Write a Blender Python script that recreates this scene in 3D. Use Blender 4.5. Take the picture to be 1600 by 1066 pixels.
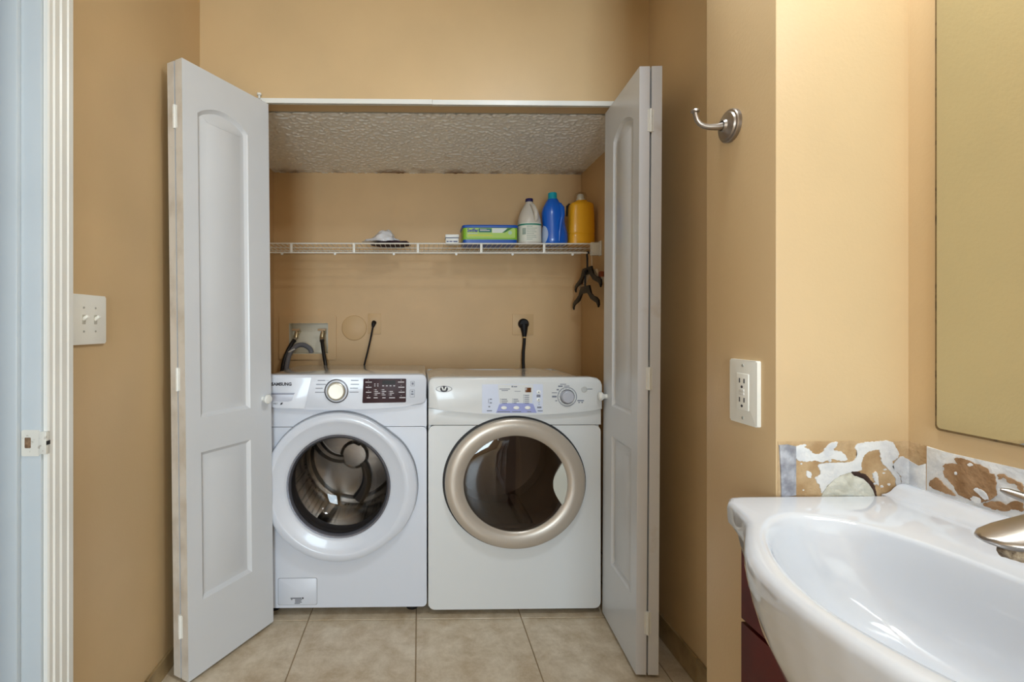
import bpy, bmesh, math, random
from mathutils import Vector, Matrix, noise

for o in list(bpy.data.objects):
    bpy.data.objects.remove(o, do_unlink=True)
S = bpy.context.scene
COL = S.collection
PI = math.pi
random.seed(4)

# ------------------------------------------------------------------ camera
cd = bpy.data.cameras.new('camera')
cam = bpy.data.objects.new('camera', cd)
COL.objects.link(cam)
cd.sensor_width = 36.0
cd.lens = 760.0 / 1600.0 * 36.0
cd.shift_x = (800.0 - 668.3) / 1600.0
cd.shift_y = -(533.0 - 510.0) / 1600.0
cd.clip_start = 0.02
cam.location = (0, 0, 1.16)
cam.rotation_euler = (PI / 2, 0, -math.radians(1.0))
S.camera = cam

# ------------------------------------------------------------------ world, lights, exposure
S.view_settings.view_transform = 'Standard'
S.view_settings.look = 'None'
S.view_settings.gamma = 1.0
S.view_settings.use_curve_mapping = False
S.view_settings.exposure = 0.0
w = bpy.data.worlds.new('daylight')
S.world = w
w.use_nodes = True
w.node_tree.nodes['Background'].inputs[0].default_value = (0.72, 0.85, 1.0, 1)
w.node_tree.nodes['Background'].inputs[1].default_value = 0.2


def lamp(name, kind, loc, energy, color, size=0.1, rot=(0, 0, 0), size_y=None):
    l = bpy.data.lights.new(name, kind)
    l.energy = energy
    l.color = color
    if kind == 'AREA':
        l.shape = 'RECTANGLE' if size_y else 'DISK'
        l.size = size
        if size_y:
            l.size_y = size_y
    elif kind == 'POINT':
        l.shadow_soft_size = size
    o = bpy.data.objects.new(name, l)
    o.location = loc
    o.rotation_euler = rot
    COL.objects.link(o)
    return o


# flush ceiling light by the short return wall, just ahead of the camera
lamp('ceiling_lamp', 'AREA', (0.57, 0.74, 2.42), 16, (0.80, 0.91, 1.0), 0.28)
# bar light above the mirror, shining out into the room
lamp('vanity_bar', 'AREA', (0.745, 0.26, 1.95), 2.6, (0.90, 0.95, 1.0), 0.14, (0, math.radians(80), 0), 0.5)
# added fill light at the unseen far end, brightening the closet; no window built
lamp('rear_fill', 'AREA', (-0.10, -3.36, 1.15), 100, (0.70, 0.87, 1.0), 0.95, (PI / 2, 0, 0), 1.5)


# ------------------------------------------------------------------ materials
def srgb(r, g, b):
    f = lambda c: (c / 12.92 if c <= 0.04045 else ((c + 0.055) / 1.055) ** 2.4)
    return (f(r / 255.0), f(g / 255.0), f(b / 255.0), 1)


MATS = {}


def mat(name, rgb, rough=0.5, metal=0.0, bump=0.0, bscale=200.0, var=0.0, vscale=6.0, rgb2=None,
        coat=0.0, trans=0.0, spec=0.5, detail=4.0, lo=0.35, hi=0.65, alpha=1.0):
    if name in MATS:
        return MATS[name]
    m = bpy.data.materials.new(name)
    m.use_nodes = True
    nt = m.node_tree
    b = nt.nodes['Principled BSDF']
    b.inputs['Base Color'].default_value = srgb(*rgb)
    b.inputs['Roughness'].default_value = rough
    b.inputs['Metallic'].default_value = metal
    b.inputs['Coat Weight'].default_value = coat
    b.inputs['Coat Roughness'].default_value = 0.06
    b.inputs['Transmission Weight'].default_value = trans
    b.inputs['Specular IOR Level'].default_value = spec
    b.inputs['Alpha'].default_value = alpha
    tc = nt.nodes.new('ShaderNodeTexCoord')
    if rgb2 is not None or var:
        n = nt.nodes.new('ShaderNodeTexNoise')
        n.inputs['Scale'].default_value = vscale
        n.inputs['Detail'].default_value = detail
        nt.links.new(tc.outputs['Object'], n.inputs['Vector'])
        r = nt.nodes.new('ShaderNodeValToRGB')
        r.color_ramp.elements[0].position = lo
        r.color_ramp.elements[1].position = hi
        c2 = rgb2 if rgb2 is not None else tuple(max(0, c * (1 - var)) for c in rgb)
        r.color_ramp.elements[0].color = srgb(*c2)
        r.color_ramp.elements[1].color = srgb(*rgb)
        nt.links.new(n.outputs['Fac'], r.inputs['Fac'])
        nt.links.new(r.outputs['Color'], b.inputs['Base Color'])
    if bump:
        n2 = nt.nodes.new('ShaderNodeTexNoise')
        n2.inputs['Scale'].default_value = bscale
        n2.inputs['Detail'].default_value = 3.0
        nt.links.new(tc.outputs['Object'], n2.inputs['Vector'])
        bp = nt.nodes.new('ShaderNodeBump')
        bp.inputs['Strength'].default_value = bump
        bp.inputs['Distance'].default_value = 0.002
        nt.links.new(n2.outputs['Fac'], bp.inputs['Height'])
        nt.links.new(bp.outputs['Normal'], b.inputs['Normal'])
    MATS[name] = m
    return m


def clear_mat(name, tint, amount, rough=0.02):
    """thin tinted glass: transparent + glossy by fresnel"""
    m = bpy.data.materials.new(name)
    m.use_nodes = True
    nt = m.node_tree
    nt.nodes.clear()
    out = nt.nodes.new('ShaderNodeOutputMaterial')
    tr = nt.nodes.new('ShaderNodeBsdfTransparent')
    tr.inputs['Color'].default_value = tint
    gl = nt.nodes.new('ShaderNodeBsdfGlossy')
    gl.inputs['Roughness'].default_value = rough
    lw0 = nt.nodes.new('ShaderNodeLayerWeight')
    lw0.inputs['Blend'].default_value = 0.5
    pw = nt.nodes.new('ShaderNodeMath'); pw.operation = 'POWER'
    pw.inputs[1].default_value = 4.0
    lw = nt.nodes.new('ShaderNodeMath'); lw.operation = 'MULTIPLY_ADD'
    lw.inputs[1].default_value = 0.6
    lw.inputs[2].default_value = amount
    nt.links.new(lw0.outputs['Facing'], pw.inputs[0])
    nt.links.new(pw.outputs[0], lw.inputs[0])
    mx = nt.nodes.new('ShaderNodeMixShader')
    nt.links.new(lw.outputs[0], mx.inputs[0])
    nt.links.new(tr.outputs[0], mx.inputs[1])
    nt.links.new(gl.outputs[0], mx.inputs[2])
    nt.links.new(mx.outputs[0], out.inputs['Surface'])
    MATS[name] = m
    return m


PAINT = mat('paint_tan', (216, 186, 142), 0.42, bump=0.12, bscale=160, var=0.035, vscale=2.5)
CLOSETP = mat('paint_closet', (216, 179, 130), 0.5, bump=0.12, bscale=160, var=0.04, vscale=2.5)
CEILW = mat('ceiling_white', (232, 226, 214), 0.8)
POPCORN = mat('knockdown_texture', (242, 237, 228), 0.38, rgb2=(170, 140, 100), vscale=9, lo=0.20, hi=0.34, detail=7)
TRIM = mat('trim_white', (238, 238, 234), 0.3, var=0.02, vscale=5)
DOORW = mat('door_white', (216, 218, 222), 0.3, bump=0.03, bscale=90, var=0.015, vscale=4)
DOOREDGE = mat('door_edge_worn', (222, 216, 208), 0.45, rgb2=(198, 188, 176), vscale=9, lo=0.3, hi=0.55)
TILE = mat('tile_travertine', (218, 203, 180), 0.3, rgb2=(184, 162, 132), vscale=20, lo=0.36, hi=0.62, detail=14, bump=0.06, bscale=60)
BTILE = mat('tile_skirting', (176, 152, 112), 0.35, rgb2=(132, 108, 74), vscale=9, lo=0.3, hi=0.62, detail=10)
for nd in TILE.node_tree.nodes:
    if nd.type == 'TEX_NOISE' and nd.inputs['Scale'].default_value == 20:
        nd.inputs['Scale'].default_value = 9.0
        nd.inputs['Roughness'].default_value = 0.76
        nd.inputs['Distortion'].default_value = 0.2
GROUT = mat('grout', (150, 128, 98), 0.85)
APPW = mat('appliance_white', (212, 216, 226), 0.28, coat=0.25)
APPWARM = mat('appliance_warm_white', (216, 217, 217), 0.3, coat=0.2)
APPTOP = mat('appliance_top', (235, 233, 228), 0.12, coat=0.5)
GAP = mat('shadow_gap_rubber', (38, 38, 40), 0.7)
SEAM = mat('seam_grey', (150, 152, 158), 0.6)
CHROME = mat('chrome', (215, 215, 215), 0.12, 1.0)
STEEL = mat('drum_steel', (190, 186, 180), 0.24, 1.0)
STEELD = mat('drum_steel_ridge', (92, 84, 76), 0.35, 0.8)
RINGD = mat('door_rim_grey', (104, 104, 112), 0.25, 0.5)
RUBBER = mat('rubber_grey', (96, 96, 100), 0.6)
PANELD = mat('display_brown', (62, 42, 46), 0.4, spec=0.2)
LCD = mat('display_black', (24, 17, 11), 0.35, spec=0.2)
PRINTW = mat('print_white', (205, 200, 205), 0.5)
PRINTG = mat('print_grey', (120, 124, 138), 0.5)
PRINTK = mat('print_dark', (52, 50, 58), 0.5)
TANMET = mat('door_ring_champagne', (188, 177, 164), 0.33, 0.35)
PANELB = mat('panel_pale_blue', (208, 214, 232), 0.35)
PANELV = mat('panel_lavender', (152, 158, 208), 0.4)
LEDB = mat('display_amber_brown', (104, 62, 34), 0.2)
SCOOP = mat('handle_scoop', (196, 196, 186), 0.4)
BLACK = mat('black_plastic', (21, 18, 19), 0.5, spec=0.3)
BLACKR = mat('black_rubber_hose', (22, 19, 20), 0.4, bump=0.3, bscale=400)
GREYH = mat('drain_hose_grey', (120, 120, 128), 0.5)
WIREW = mat('wire_white', (238, 234, 224), 0.35)
WPLAS = mat('white_plastic', (236, 236, 232), 0.3)
IVORY = mat('switch_white', (242, 241, 234), 0.3)
NICKEL = mat('brushed_nickel', (158, 150, 143), 0.34, 1.0, bump=0.05, bscale=500)
MIRROR = mat('mirror_silver', (206, 208, 194), 0.01, 1.0)
MIRROREDGE = mat('mirror_dark_edge', (64, 46, 26), 0.5, rgb2=(120, 96, 60), vscale=70, lo=0.5, hi=0.7)
CERAM = mat('white_porcelain', (218, 221, 228), 0.08, coat=0.6)
WOOD = mat('cherry_wood', (96, 26, 18), 0.45, rgb2=(66, 16, 12), vscale=8, spec=0.3)
PAPER = mat('drywall_paper', (208, 178, 138), 0.9, rgb2=(180, 146, 104), vscale=26, lo=0.35, hi=0.6, detail=9, bump=0.8, bscale=220)
PAPERD = mat('torn_brown_paper', (174, 138, 102), 0.9, rgb2=(140, 103, 66), vscale=34, lo=0.35, hi=0.62, detail=9, bump=1.0, bscale=180)
PLASTER = mat('joint_compound', (236, 236, 236), 0.75, rgb2=(206, 208, 214), vscale=28, lo=0.32, hi=0.55, detail=8, bump=0.9, bscale=110)
CHUNK = mat('broken_gypsum', (224, 224, 214), 0.9, rgb2=(200, 197, 182), vscale=30, bump=1.0, bscale=140)
HOLE = mat('hole_dark', (84, 60, 50), 0.95, rgb2=(52, 34, 30), vscale=60)
BEAD = mat('corner_bead_metal', (196, 198, 206), 0.45, 0.35, rgb2=(150, 150, 160), vscale=46, lo=0.38, hi=0.6, detail=8, bump=0.8, bscale=160)
GLASSW = clear_mat('washer_glass', (0.60, 0.57, 0.55, 1), 0.035)
GLASSD = clear_mat('dryer_glass', (0.36, 0.30, 0.27, 1), 0.06)
CLEARP = clear_mat('clear_plastic', (0.90, 0.89, 0.87, 1), 0.05, 0.1)


# ------------------------------------------------------------------ helpers
W = {}


def link(o, parent=None):
    COL.objects.link(o)
    if parent is not None:
        o.parent = parent
    return o


def thing(name, label=None, cat=None, loc=(0, 0, 0), group=None):
    o = bpy.data.objects.new(name, None)
    o.empty_display_size = 0.05
    o.location = loc
    link(o)
    W[o] = Vector(loc)
    tag(o, label, cat, group)
    return o


def tag(o, label=None, cat=None, group=None, kind=None):
    if label: o['label'] = label
    if cat: o['category'] = cat
    if group: o['group'] = group
    if kind: o['kind'] = kind
    return o


def obj(name, bm, m, parent=None, loc=None, label=None, angle=35, kind=None):
    """link bm (world coordinates) as one mesh object"""
    if parent is not None:
        base = W[parent]
    else:
        base = Vector(loc) if loc is not None else Vector((0, 0, 0))
    bmesh.ops.translate(bm, verts=bm.verts, vec=-base)
    bmesh.ops.recalc_face_normals(bm, faces=bm.faces)
    me = bpy.data.meshes.new(name)
    bm.to_mesh(me)
    bm.free()
    for p in me.polygons:
        p.use_smooth = True
    me.set_sharp_from_angle(angle=math.radians(angle))
    for k in (m if isinstance(m, (list, tuple)) else [m]):
        me.materials.append(k)
    o = bpy.data.objects.new(name, me)
    link(o, parent)
    if parent is None:
        o.location = base
    W[o] = base
    if label: o['label'] = label
    if kind: o['kind'] = kind
    return o


def struct(name, bm, m, **k):
    return obj(name, bm, m, kind='structure', **k)


def B():
    return bmesh.new()


def box(bm, x0, x1, y0, y1, z0, z1, bev=0.0, seg=2):
    mt = Matrix.Translation(((x0 + x1) / 2, (y0 + y1) / 2, (z0 + z1) / 2)) @ Matrix.Diagonal((abs(x1 - x0), abs(y1 - y0), abs(z1 - z0), 1))
    r = bmesh.ops.create_cube(bm, size=1.0, matrix=mt)
    if bev > 0:
        es = list({e for v in r['verts'] for e in v.link_edges})
        bmesh.ops.bevel(bm, geom=es, offset=bev, segments=seg, affect='EDGES', profile=0.5, clamp_overlap=True)
    return bm


def frame_axes(d):
    d = d.normalized()
    up = Vector((0, 0, 1)) if abs(d.z) < 0.95 else Vector((1, 0, 0))
    a = d.cross(up).normalized()
    return a, a.cross(d).normalized()


def tube(bm, pts, r, seg=10, caps=True, flat=1.0):
    """sweep a circle along pts; r number or list"""
    pts = [Vector(p) for p in pts]
    rs = r if isinstance(r, (list, tuple)) else [r] * len(pts)
    rings = []
    pa = None
    for i, p in enumerate(pts):
        d = (pts[min(i + 1, len(pts) - 1)] - pts[max(i - 1, 0)])
        a, b = frame_axes(d)
        if pa is not None:
            d1 = d.normalized()
            a = (pa - d1 * pa.dot(d1)).normalized()
            b = a.cross(d1).normalized()
        pa = a
        rings.append([bm.verts.new(p + a * (rs[i] * math.cos(t)) + b * (rs[i] * flat * math.sin(t)))
                      for t in (2 * PI * k / seg for k in range(seg))])
    for i in range(len(rings) - 1):
        for k in range(seg):
            bm.faces.new((rings[i][k], rings[i][(k + 1) % seg], rings[i + 1][(k + 1) % seg], rings[i + 1][k]))
    if caps:
        bm.faces.new(rings[0])
        bm.faces.new(rings[-1])
    return bm


def lathe(bm, prof, c, axis='Y', seg=48, rfun=None, close=False):
    """prof list of (r, t): radius and position along axis from c; rfun(theta, r) gives (rx, rz) factors"""
    c = Vector(c)
    rings = []
    for r, t in prof:
        ring = []
        if r < 1e-6:
            off = {'X': (t, 0, 0), 'Y': (0, t, 0), 'Z': (0, 0, t)}[axis]
            ring = [bm.verts.new(c + Vector(off))]
        else:
            for k in range(seg):
                a = 2 * PI * k / seg
                rr = rfun(a, r) if rfun else (r, r)
                u, v = rr[0] * math.cos(a), rr[1] * math.sin(a)
                off = {'X': (t, u, v), 'Y': (u, t, v), 'Z': (u, v, t)}[axis]
                ring.append(bm.verts.new(c + Vector(off)))
        rings.append(ring)
    for i in range(len(rings) - 1):
        A, Bq = rings[i], rings[i + 1]
        for k in range(seg):
            k2 = (k + 1) % seg
            if len(A) == 1 and len(Bq) == 1:
                continue
            if len(A) == 1:
                bm.faces.new((A[0], Bq[k], Bq[k2]))
            elif len(Bq) == 1:
                bm.faces.new((A[k], Bq[0], A[k2]))
            else:
                bm.faces.new((A[k], A[k2], Bq[k2], Bq[k]))
    return bm


def loft(bm, rings, seg=32, cap=True):
    """rings: (cx, cy, z, rx, ry, power) stacked superellipses"""
    R = []
    for cx, cy, z, rx, ry, p in rings:
        ring = []
        for k in range(seg):
            a = 2 * PI * k / seg
            ca, sa = math.cos(a), math.sin(a)
            ring.append(bm.verts.new((cx + rx * math.copysign(abs(ca) ** (2 / p), ca),
                                      cy + ry * math.copysign(abs(sa) ** (2 / p), sa), z)))
        R.append(ring)
    for i in range(len(R) - 1):
        for k in range(seg):
            bm.faces.new((R[i][k], R[i][(k + 1) % seg], R[i + 1][(k + 1) % seg], R[i + 1][k]))
    if cap:
        bm.faces.new(R[0][::-1])
        bm.faces.new(R[-1])
    return bm


def fill_loops(bm, loops):
    """planar region bounded by vertex loops (first outer, rest holes)"""
    es = []
    for vs in loops:
        n = len(vs)
        for i in range(n):
            e = bm.edges.get((vs[i], vs[(i + 1) % n]))
            if e is None:
                e = bm.edges.new((vs[i], vs[(i + 1) % n]))
            es.append(e)
    r = bmesh.ops.triangle_fill(bm, use_beauty=True, use_dissolve=False, edges=es)
    return [f for f in r['geom'] if isinstance(f, bmesh.types.BMFace)]


def prism(bm, pts, fmap, d0, d1, holes=(), bev=0.0):
    """extrude the 2-D outline pts (u,v) through fmap(u,v,d) from depth d0 (front) to d1 (back)"""
    fl, bl = [], []
    for lp in [pts] + list(holes):
        fl.append([bm.verts.new(fmap(u, v, d0)) for u, v in lp])
        bl.append([bm.verts.new(fmap(u, v, d1)) for u, v in lp])
    if holes:
        fill_loops(bm, fl)
        fill_loops(bm, bl)
    else:
        f = bm.faces.new(fl[0])
        bm.faces.new(bl[0][::-1])
    for A, C in zip(fl, bl):
        n = len(A)
        for i in range(n):
            bm.faces.new((A[i], A[(i + 1) % n], C[(i + 1) % n], C[i]))
    if bev > 0 and not holes:
        es = [bm.edges.get((fl[0][i], fl[0][(i + 1) % len(fl[0])])) for i in range(len(fl[0]))]
        bmesh.ops.bevel(bm, geom=es, offset=bev, segments=2, affect='EDGES', profile=0.5, clamp_overlap=True)
    return bm


XZ = lambda u, v, d: (u, d, v)          # faces -Y


def rrect(x0, x1, z0, z1, r, n=5):
    out = []
    for cx, cz, a0 in ((x1 - r, z1 - r, 0), (x0 + r, z1 - r, 90), (x0 + r, z0 + r, 180), (x1 - r, z0 + r, 270)):
        for k in range(n + 1):
            a = math.radians(a0 + 90.0 * k / n)
            out.append((cx + r * math.cos(a), cz + r * math.sin(a)))
    return out


def circ(cx, cz, r, n=32, rz=None):
    rz = r if rz is None else rz
    return [(cx + r * math.cos(2 * PI * k / n), cz + rz * math.sin(2 * PI * k / n)) for k in range(n)]


def text_mesh(bm, body, size, mt, extrude=0.0004, width=None, bold=0.0):
    cu = bpy.data.curves.new('txt', 'FONT')
    cu.body = body
    cu.size = size
    cu.extrude = extrude
    cu.resolution_u = 3
    cu.offset = bold
    o = bpy.data.objects.new('txt', cu)
    COL.objects.link(o)
    dg = bpy.context.evaluated_depsgraph_get()
    me = bpy.data.meshes.new_from_object(o.evaluated_get(dg))
    bpy.data.objects.remove(o, do_unlink=True)
    if width:
        xs = [v.co.x for v in me.vertices]
        k = width / (max(xs) - min(xs))
        me.transform(Matrix.Diagonal((k, 1, 1, 1)))
    me.transform(mt)
    bm.from_mesh(me)
    bpy.data.meshes.remove(me)
    return bm


def face_y(x, y, z):                     # text facing -Y
    return Matrix.Translation((x, y, z)) @ Matrix.Rotation(PI / 2, 4, 'X')


# ================================================================== STRUCTURE
XL, XR = -0.85, 0.905            # alcove side walls
YF, YI, YB = 1.90, 2.015, 2.80   # closet front wall, its inner face, closet back
CXL, CXR = -0.832, 0.937         # closet side walls
OX0, OX1 = -0.68, 0.85           # closet opening
ZC = 2.042                       # closet ceiling
ZT = 2.46                        # room ceiling
YR = -3.40                       # rear of room
XV = 0.827                       # wall with the mirror
SX, SY0, SY1 = 0.600, 0.808, 1.006   # short return wall: left face, near face, far face

fl = struct('floor', box(B(), -1.0, 1.05, YR - 0.1, YB + 0.1, -0.05, -0.003), GROUT)
tx = [-1.28, -0.859, -0.438, -0.012, 0.406, 0.827, 1.248]
ty = [1.925 + 0.421 * k for k in range(-13, 4)]
for i in range(len(tx) - 1):
    for j in range(len(ty) - 1):
        a0, a1 = max(tx[i] + 0.002, -0.85), min(tx[i + 1] - 0.002, 0.93)
        b0, b1 = max(ty[j] + 0.002, YR), min(ty[j + 1] - 0.002, YB)
        if a1 - a0 < 0.02 or b1 - b0 < 0.02:
            continue
        obj('tile', box(B(), a0, a1, b0, b1, -0.012, 0.0, 0.0012, 1), TILE, fl)

bm = B()
box(bm, XL - 0.12, XL, 1.13, YI, 0, ZT)
box(bm, XL - 0.12, XL, 0.37, 1.13, 2.06, ZT)
box(bm, XL - 0.12, XL, YR, 0.37, 0, ZT)
struct('wall_left', bm, PAINT)
struct('wall_right', box(B(), XR, XR + 0.1, SY1, YI, 0, ZT), PAINT)
bm = B()
box(bm, XL, OX0, YF, YI, 0, ZT)
box(bm, OX1, XR, YF, YI, 0, ZT)
hv = [bm.verts.new(v) for v in [(OX0, YF, 2.0455), (OX1, YF, 2.0455), (OX1, YI, 2.0455), (OX0, YI, 2.0455),
                                (OX0, YF, ZT), (OX1, YF, ZT), (OX1, YI, ZT), (OX0, YI, ZT)]]
for q in ((0, 1, 2, 3), (4, 5, 6, 7), (0, 1, 5, 4), (1, 2, 6, 5), (2, 3, 7, 6), (3, 0, 4, 7)):
    bm.faces.new([hv[i] for i in q])
struct('wall_front', bm, PAINT)
struct('wall_back', prism(B(), [(CXL - 0.1, 0), (CXR + 0.1, 0), (CXR + 0.1, 2.2), (CXL - 0.1, 2.2)], XZ, YB, YB + 0.1,
       holes=[[(-0.746, 1.000), (-0.519, 1.000), (-0.519, 1.180), (-0.746, 1.180)]]), CLOSETP)
struct('wall_closet_left', box(B(), CXL - 0.1, CXL, YI, YB, 0, 2.2), CLOSETP)
struct('wall_closet_right', box(B(), CXR, CXR + 0.1, YI, YB, 0, 2.2), CLOSETP)
wp = struct('wall_partition', box(B(), SX, XR + 0.1, SY0, SY1, 0, ZT, 0.002, 2), PAINT)
wm = struct('wall_mirror', box(B(), XV, XV + 0.1, YR, SY0, 0, ZT), PAINT)
struct('wall_rear', box(B(), XL - 0.12, XV + 0.1, YR - 0.1, YR, 0, ZT), PAINT)
struct('ceiling', box(B(), XL - 0.12, XR + 0.1, YR - 0.1, YI, ZT, ZT + 0.05), CEILW)

# knockdown textured closet ceiling, real relief
nx, ny = 400, 178
verts, faces = [], []
for j in range(ny + 1):
    for i in range(nx + 1):
        x = CXL + (CXR - CXL) * i / nx
        y = YI + (YB - YI) * j / ny
        h = noise.noise((x * 62, y * 62, 0.0)) + 0.45 * noise.noise((x * 130, y * 130, 5.0))
        h = max(0.0, min(0.55, h + 0.05))
        verts.append((x, y, ZC - 0.0075 * h))
for j in range(ny):
    for i in range(nx):
        a = j * (nx + 1) + i
        faces.append((a, a + nx + 1, a + nx + 2, a + 1))
me = bpy.data.meshes.new('ceiling_closet')
me.from_pydata(verts, [], faces)
for p in me.polygons: p.use_smooth = True
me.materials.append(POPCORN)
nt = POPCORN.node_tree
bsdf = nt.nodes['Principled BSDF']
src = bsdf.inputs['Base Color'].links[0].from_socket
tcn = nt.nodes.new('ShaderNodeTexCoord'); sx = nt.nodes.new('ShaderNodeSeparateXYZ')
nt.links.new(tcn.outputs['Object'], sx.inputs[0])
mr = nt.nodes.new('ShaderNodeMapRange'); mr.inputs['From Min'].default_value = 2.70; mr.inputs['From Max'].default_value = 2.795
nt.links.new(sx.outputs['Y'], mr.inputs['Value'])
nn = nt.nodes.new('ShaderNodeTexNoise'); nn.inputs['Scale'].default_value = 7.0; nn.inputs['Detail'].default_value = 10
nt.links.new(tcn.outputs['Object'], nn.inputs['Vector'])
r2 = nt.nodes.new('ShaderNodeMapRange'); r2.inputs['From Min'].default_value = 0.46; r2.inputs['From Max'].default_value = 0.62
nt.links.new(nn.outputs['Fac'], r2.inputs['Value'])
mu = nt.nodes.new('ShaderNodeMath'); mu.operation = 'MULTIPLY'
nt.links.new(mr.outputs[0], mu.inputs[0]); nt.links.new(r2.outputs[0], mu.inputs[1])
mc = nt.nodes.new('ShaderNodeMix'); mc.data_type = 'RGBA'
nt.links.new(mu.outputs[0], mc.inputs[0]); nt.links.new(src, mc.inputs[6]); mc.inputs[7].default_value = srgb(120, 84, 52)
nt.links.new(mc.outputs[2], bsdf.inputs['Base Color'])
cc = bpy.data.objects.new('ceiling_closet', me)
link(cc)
cc['kind'] = 'structure'
W[cc] = Vector((0, 0, 0))
box_top = struct('ceiling_closet_slab', box(B(), CXL - 0.1, CXR + 0.1, YI, YB, ZC + 0.004, 2.2), CEILW)

# tiled skirting
def skirting(name, x0, x1, ys, h, front):
    b = struct(name, box(B(), min(x0, x1), max(x0, x1), ys[0], ys[-1], 0.0, h - 0.004), GROUT)
    for y0, y1 in zip(ys[:-1], ys[1:]):
        xf = front
        obj('tile', box(B(), min(x0, xf), max(x0, xf), y0 + 0.0015, y1 - 0.0015, 0.0, h, 0.0012, 1), BTILE, b)
skirting('baseboard_right', XR, XR - 0.007, [SY1, 1.22, 1.56, YF], 0.086, XR - 0.010)
skirting('baseboard_left', XL, XL + 0.007, [1.20, 1.52, YF], 0.062, XL + 0.010)

# doorway in the left wall: casing, jamb, stop, strike plate
def profile_z(bm, prof, z0, z1):
    a = [bm.verts.new((x, y, z0)) for x, y in prof]
    b = [bm.verts.new((x, y, z1)) for x, y in prof]
    bm.faces.new(a); bm.faces.new(b)
    for i in range(len(a)):
        j = (i + 1) % len(a)
        bm.faces.new((a[i], a[j], b[j], b[i]))
    return bm
cas = [(XL, 1.115), (XL + 0.009, 1.115), (XL + 0.011, 1.119), (XL + 0.011, 1.129), (XL + 0.014, 1.132), (XL + 0.014, 1.146),
       (XL + 0.0165, 1.150), (XL + 0.0165, 1.166), (XL + 0.019, 1.169), (XL + 0.019, 1.183), (XL + 0.015, 1.188), (XL, 1.190)]
trim = struct('trim_1', profile_z(B(), cas, 0, 2.13), TRIM, angle=20)
bm = B()
profile_z(bm, [(x, 1.49 - y) for x, y in cas], 0, 2.13)
struct('trim_2', bm, TRIM, angle=20)
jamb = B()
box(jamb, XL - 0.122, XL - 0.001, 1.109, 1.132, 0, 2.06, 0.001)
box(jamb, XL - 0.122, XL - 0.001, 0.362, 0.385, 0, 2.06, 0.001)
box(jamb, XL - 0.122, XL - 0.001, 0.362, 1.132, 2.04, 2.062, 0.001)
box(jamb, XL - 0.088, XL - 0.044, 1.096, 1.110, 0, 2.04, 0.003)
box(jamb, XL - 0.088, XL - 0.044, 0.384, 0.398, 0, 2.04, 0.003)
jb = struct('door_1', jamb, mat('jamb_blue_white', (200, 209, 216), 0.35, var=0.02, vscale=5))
XZf = lambda u, v, d: (u, d, v)
bm = B()
prism(bm, rrect(-0.893, -0.853, 0.868, 0.927, 0.004, 3), XZf, 1.1075, 1.1092, holes=[rrect(-0.886, -0.872, 0.886, 0.910, 0.002, 2)])
box(bm, -0.856, -0.838, 1.1072, 1.119, 0.872, 0.923, 0.0015)
sp_ = obj('strike_plate', bm, mat('painted_steel', (226, 224, 216), 0.35, rgb2=(170, 160, 146), vscale=90, lo=0.28, hi=0.42), jb)
obj('latch_hole', box(B(), -0.886, -0.872, 1.1080, 1.1086, 0.886, 0.910), mat('latch_hole_wood', (150, 120, 92), 0.9, rgb2=(84, 60, 44), vscale=80), sp_)
obj('latch_notch', box(B(), -0.8378, -0.8374, 1.1075, 1.119, 0.893, 0.902), GAP, sp_)

# bifold track under the header, in two lengths
t = thing('bifold_track', 'white metal bifold track running under the closet header', 'door track', (0.07, 1.90, 2.03))
for x0, x1, d in ((OX0, 0.050, 0.0), (0.051, OX1, 0.0012)):
    bm = B()
    zt = lambda x: 2.0452 - d
    vs = []
    for x in (x0, x1):
        for y, dz in ((1.896, 0), (1.896, -0.0185), (1.899, -0.0185), (1.899, -0.003), (1.924, -0.003), (1.924, -0.0115), (1.927, -0.0115), (1.927, 0)):
            vs.append(bm.verts.new((x, y, zt(x) + dz)))
    for k in range(8):
        bm.faces.new((vs[k], vs[(k + 1) % 8], vs[8 + (k + 1) % 8], vs[8 + k]))
    bm.faces.new(vs[:8][::-1]); bm.faces.new(vs[8:])
    obj('track_rail', bm, TRIM, t)

obj('track_pivot', tube(B(), [(-0.618, 1.890, 2.040), (-0.618, 1.890, 2.052), (-0.618, 1.890, 2.0525), (-0.618, 1.890, 2.060)], [0.004, 0.004, 0.0085, 0.0085], 12), WPLAS, t)

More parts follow.
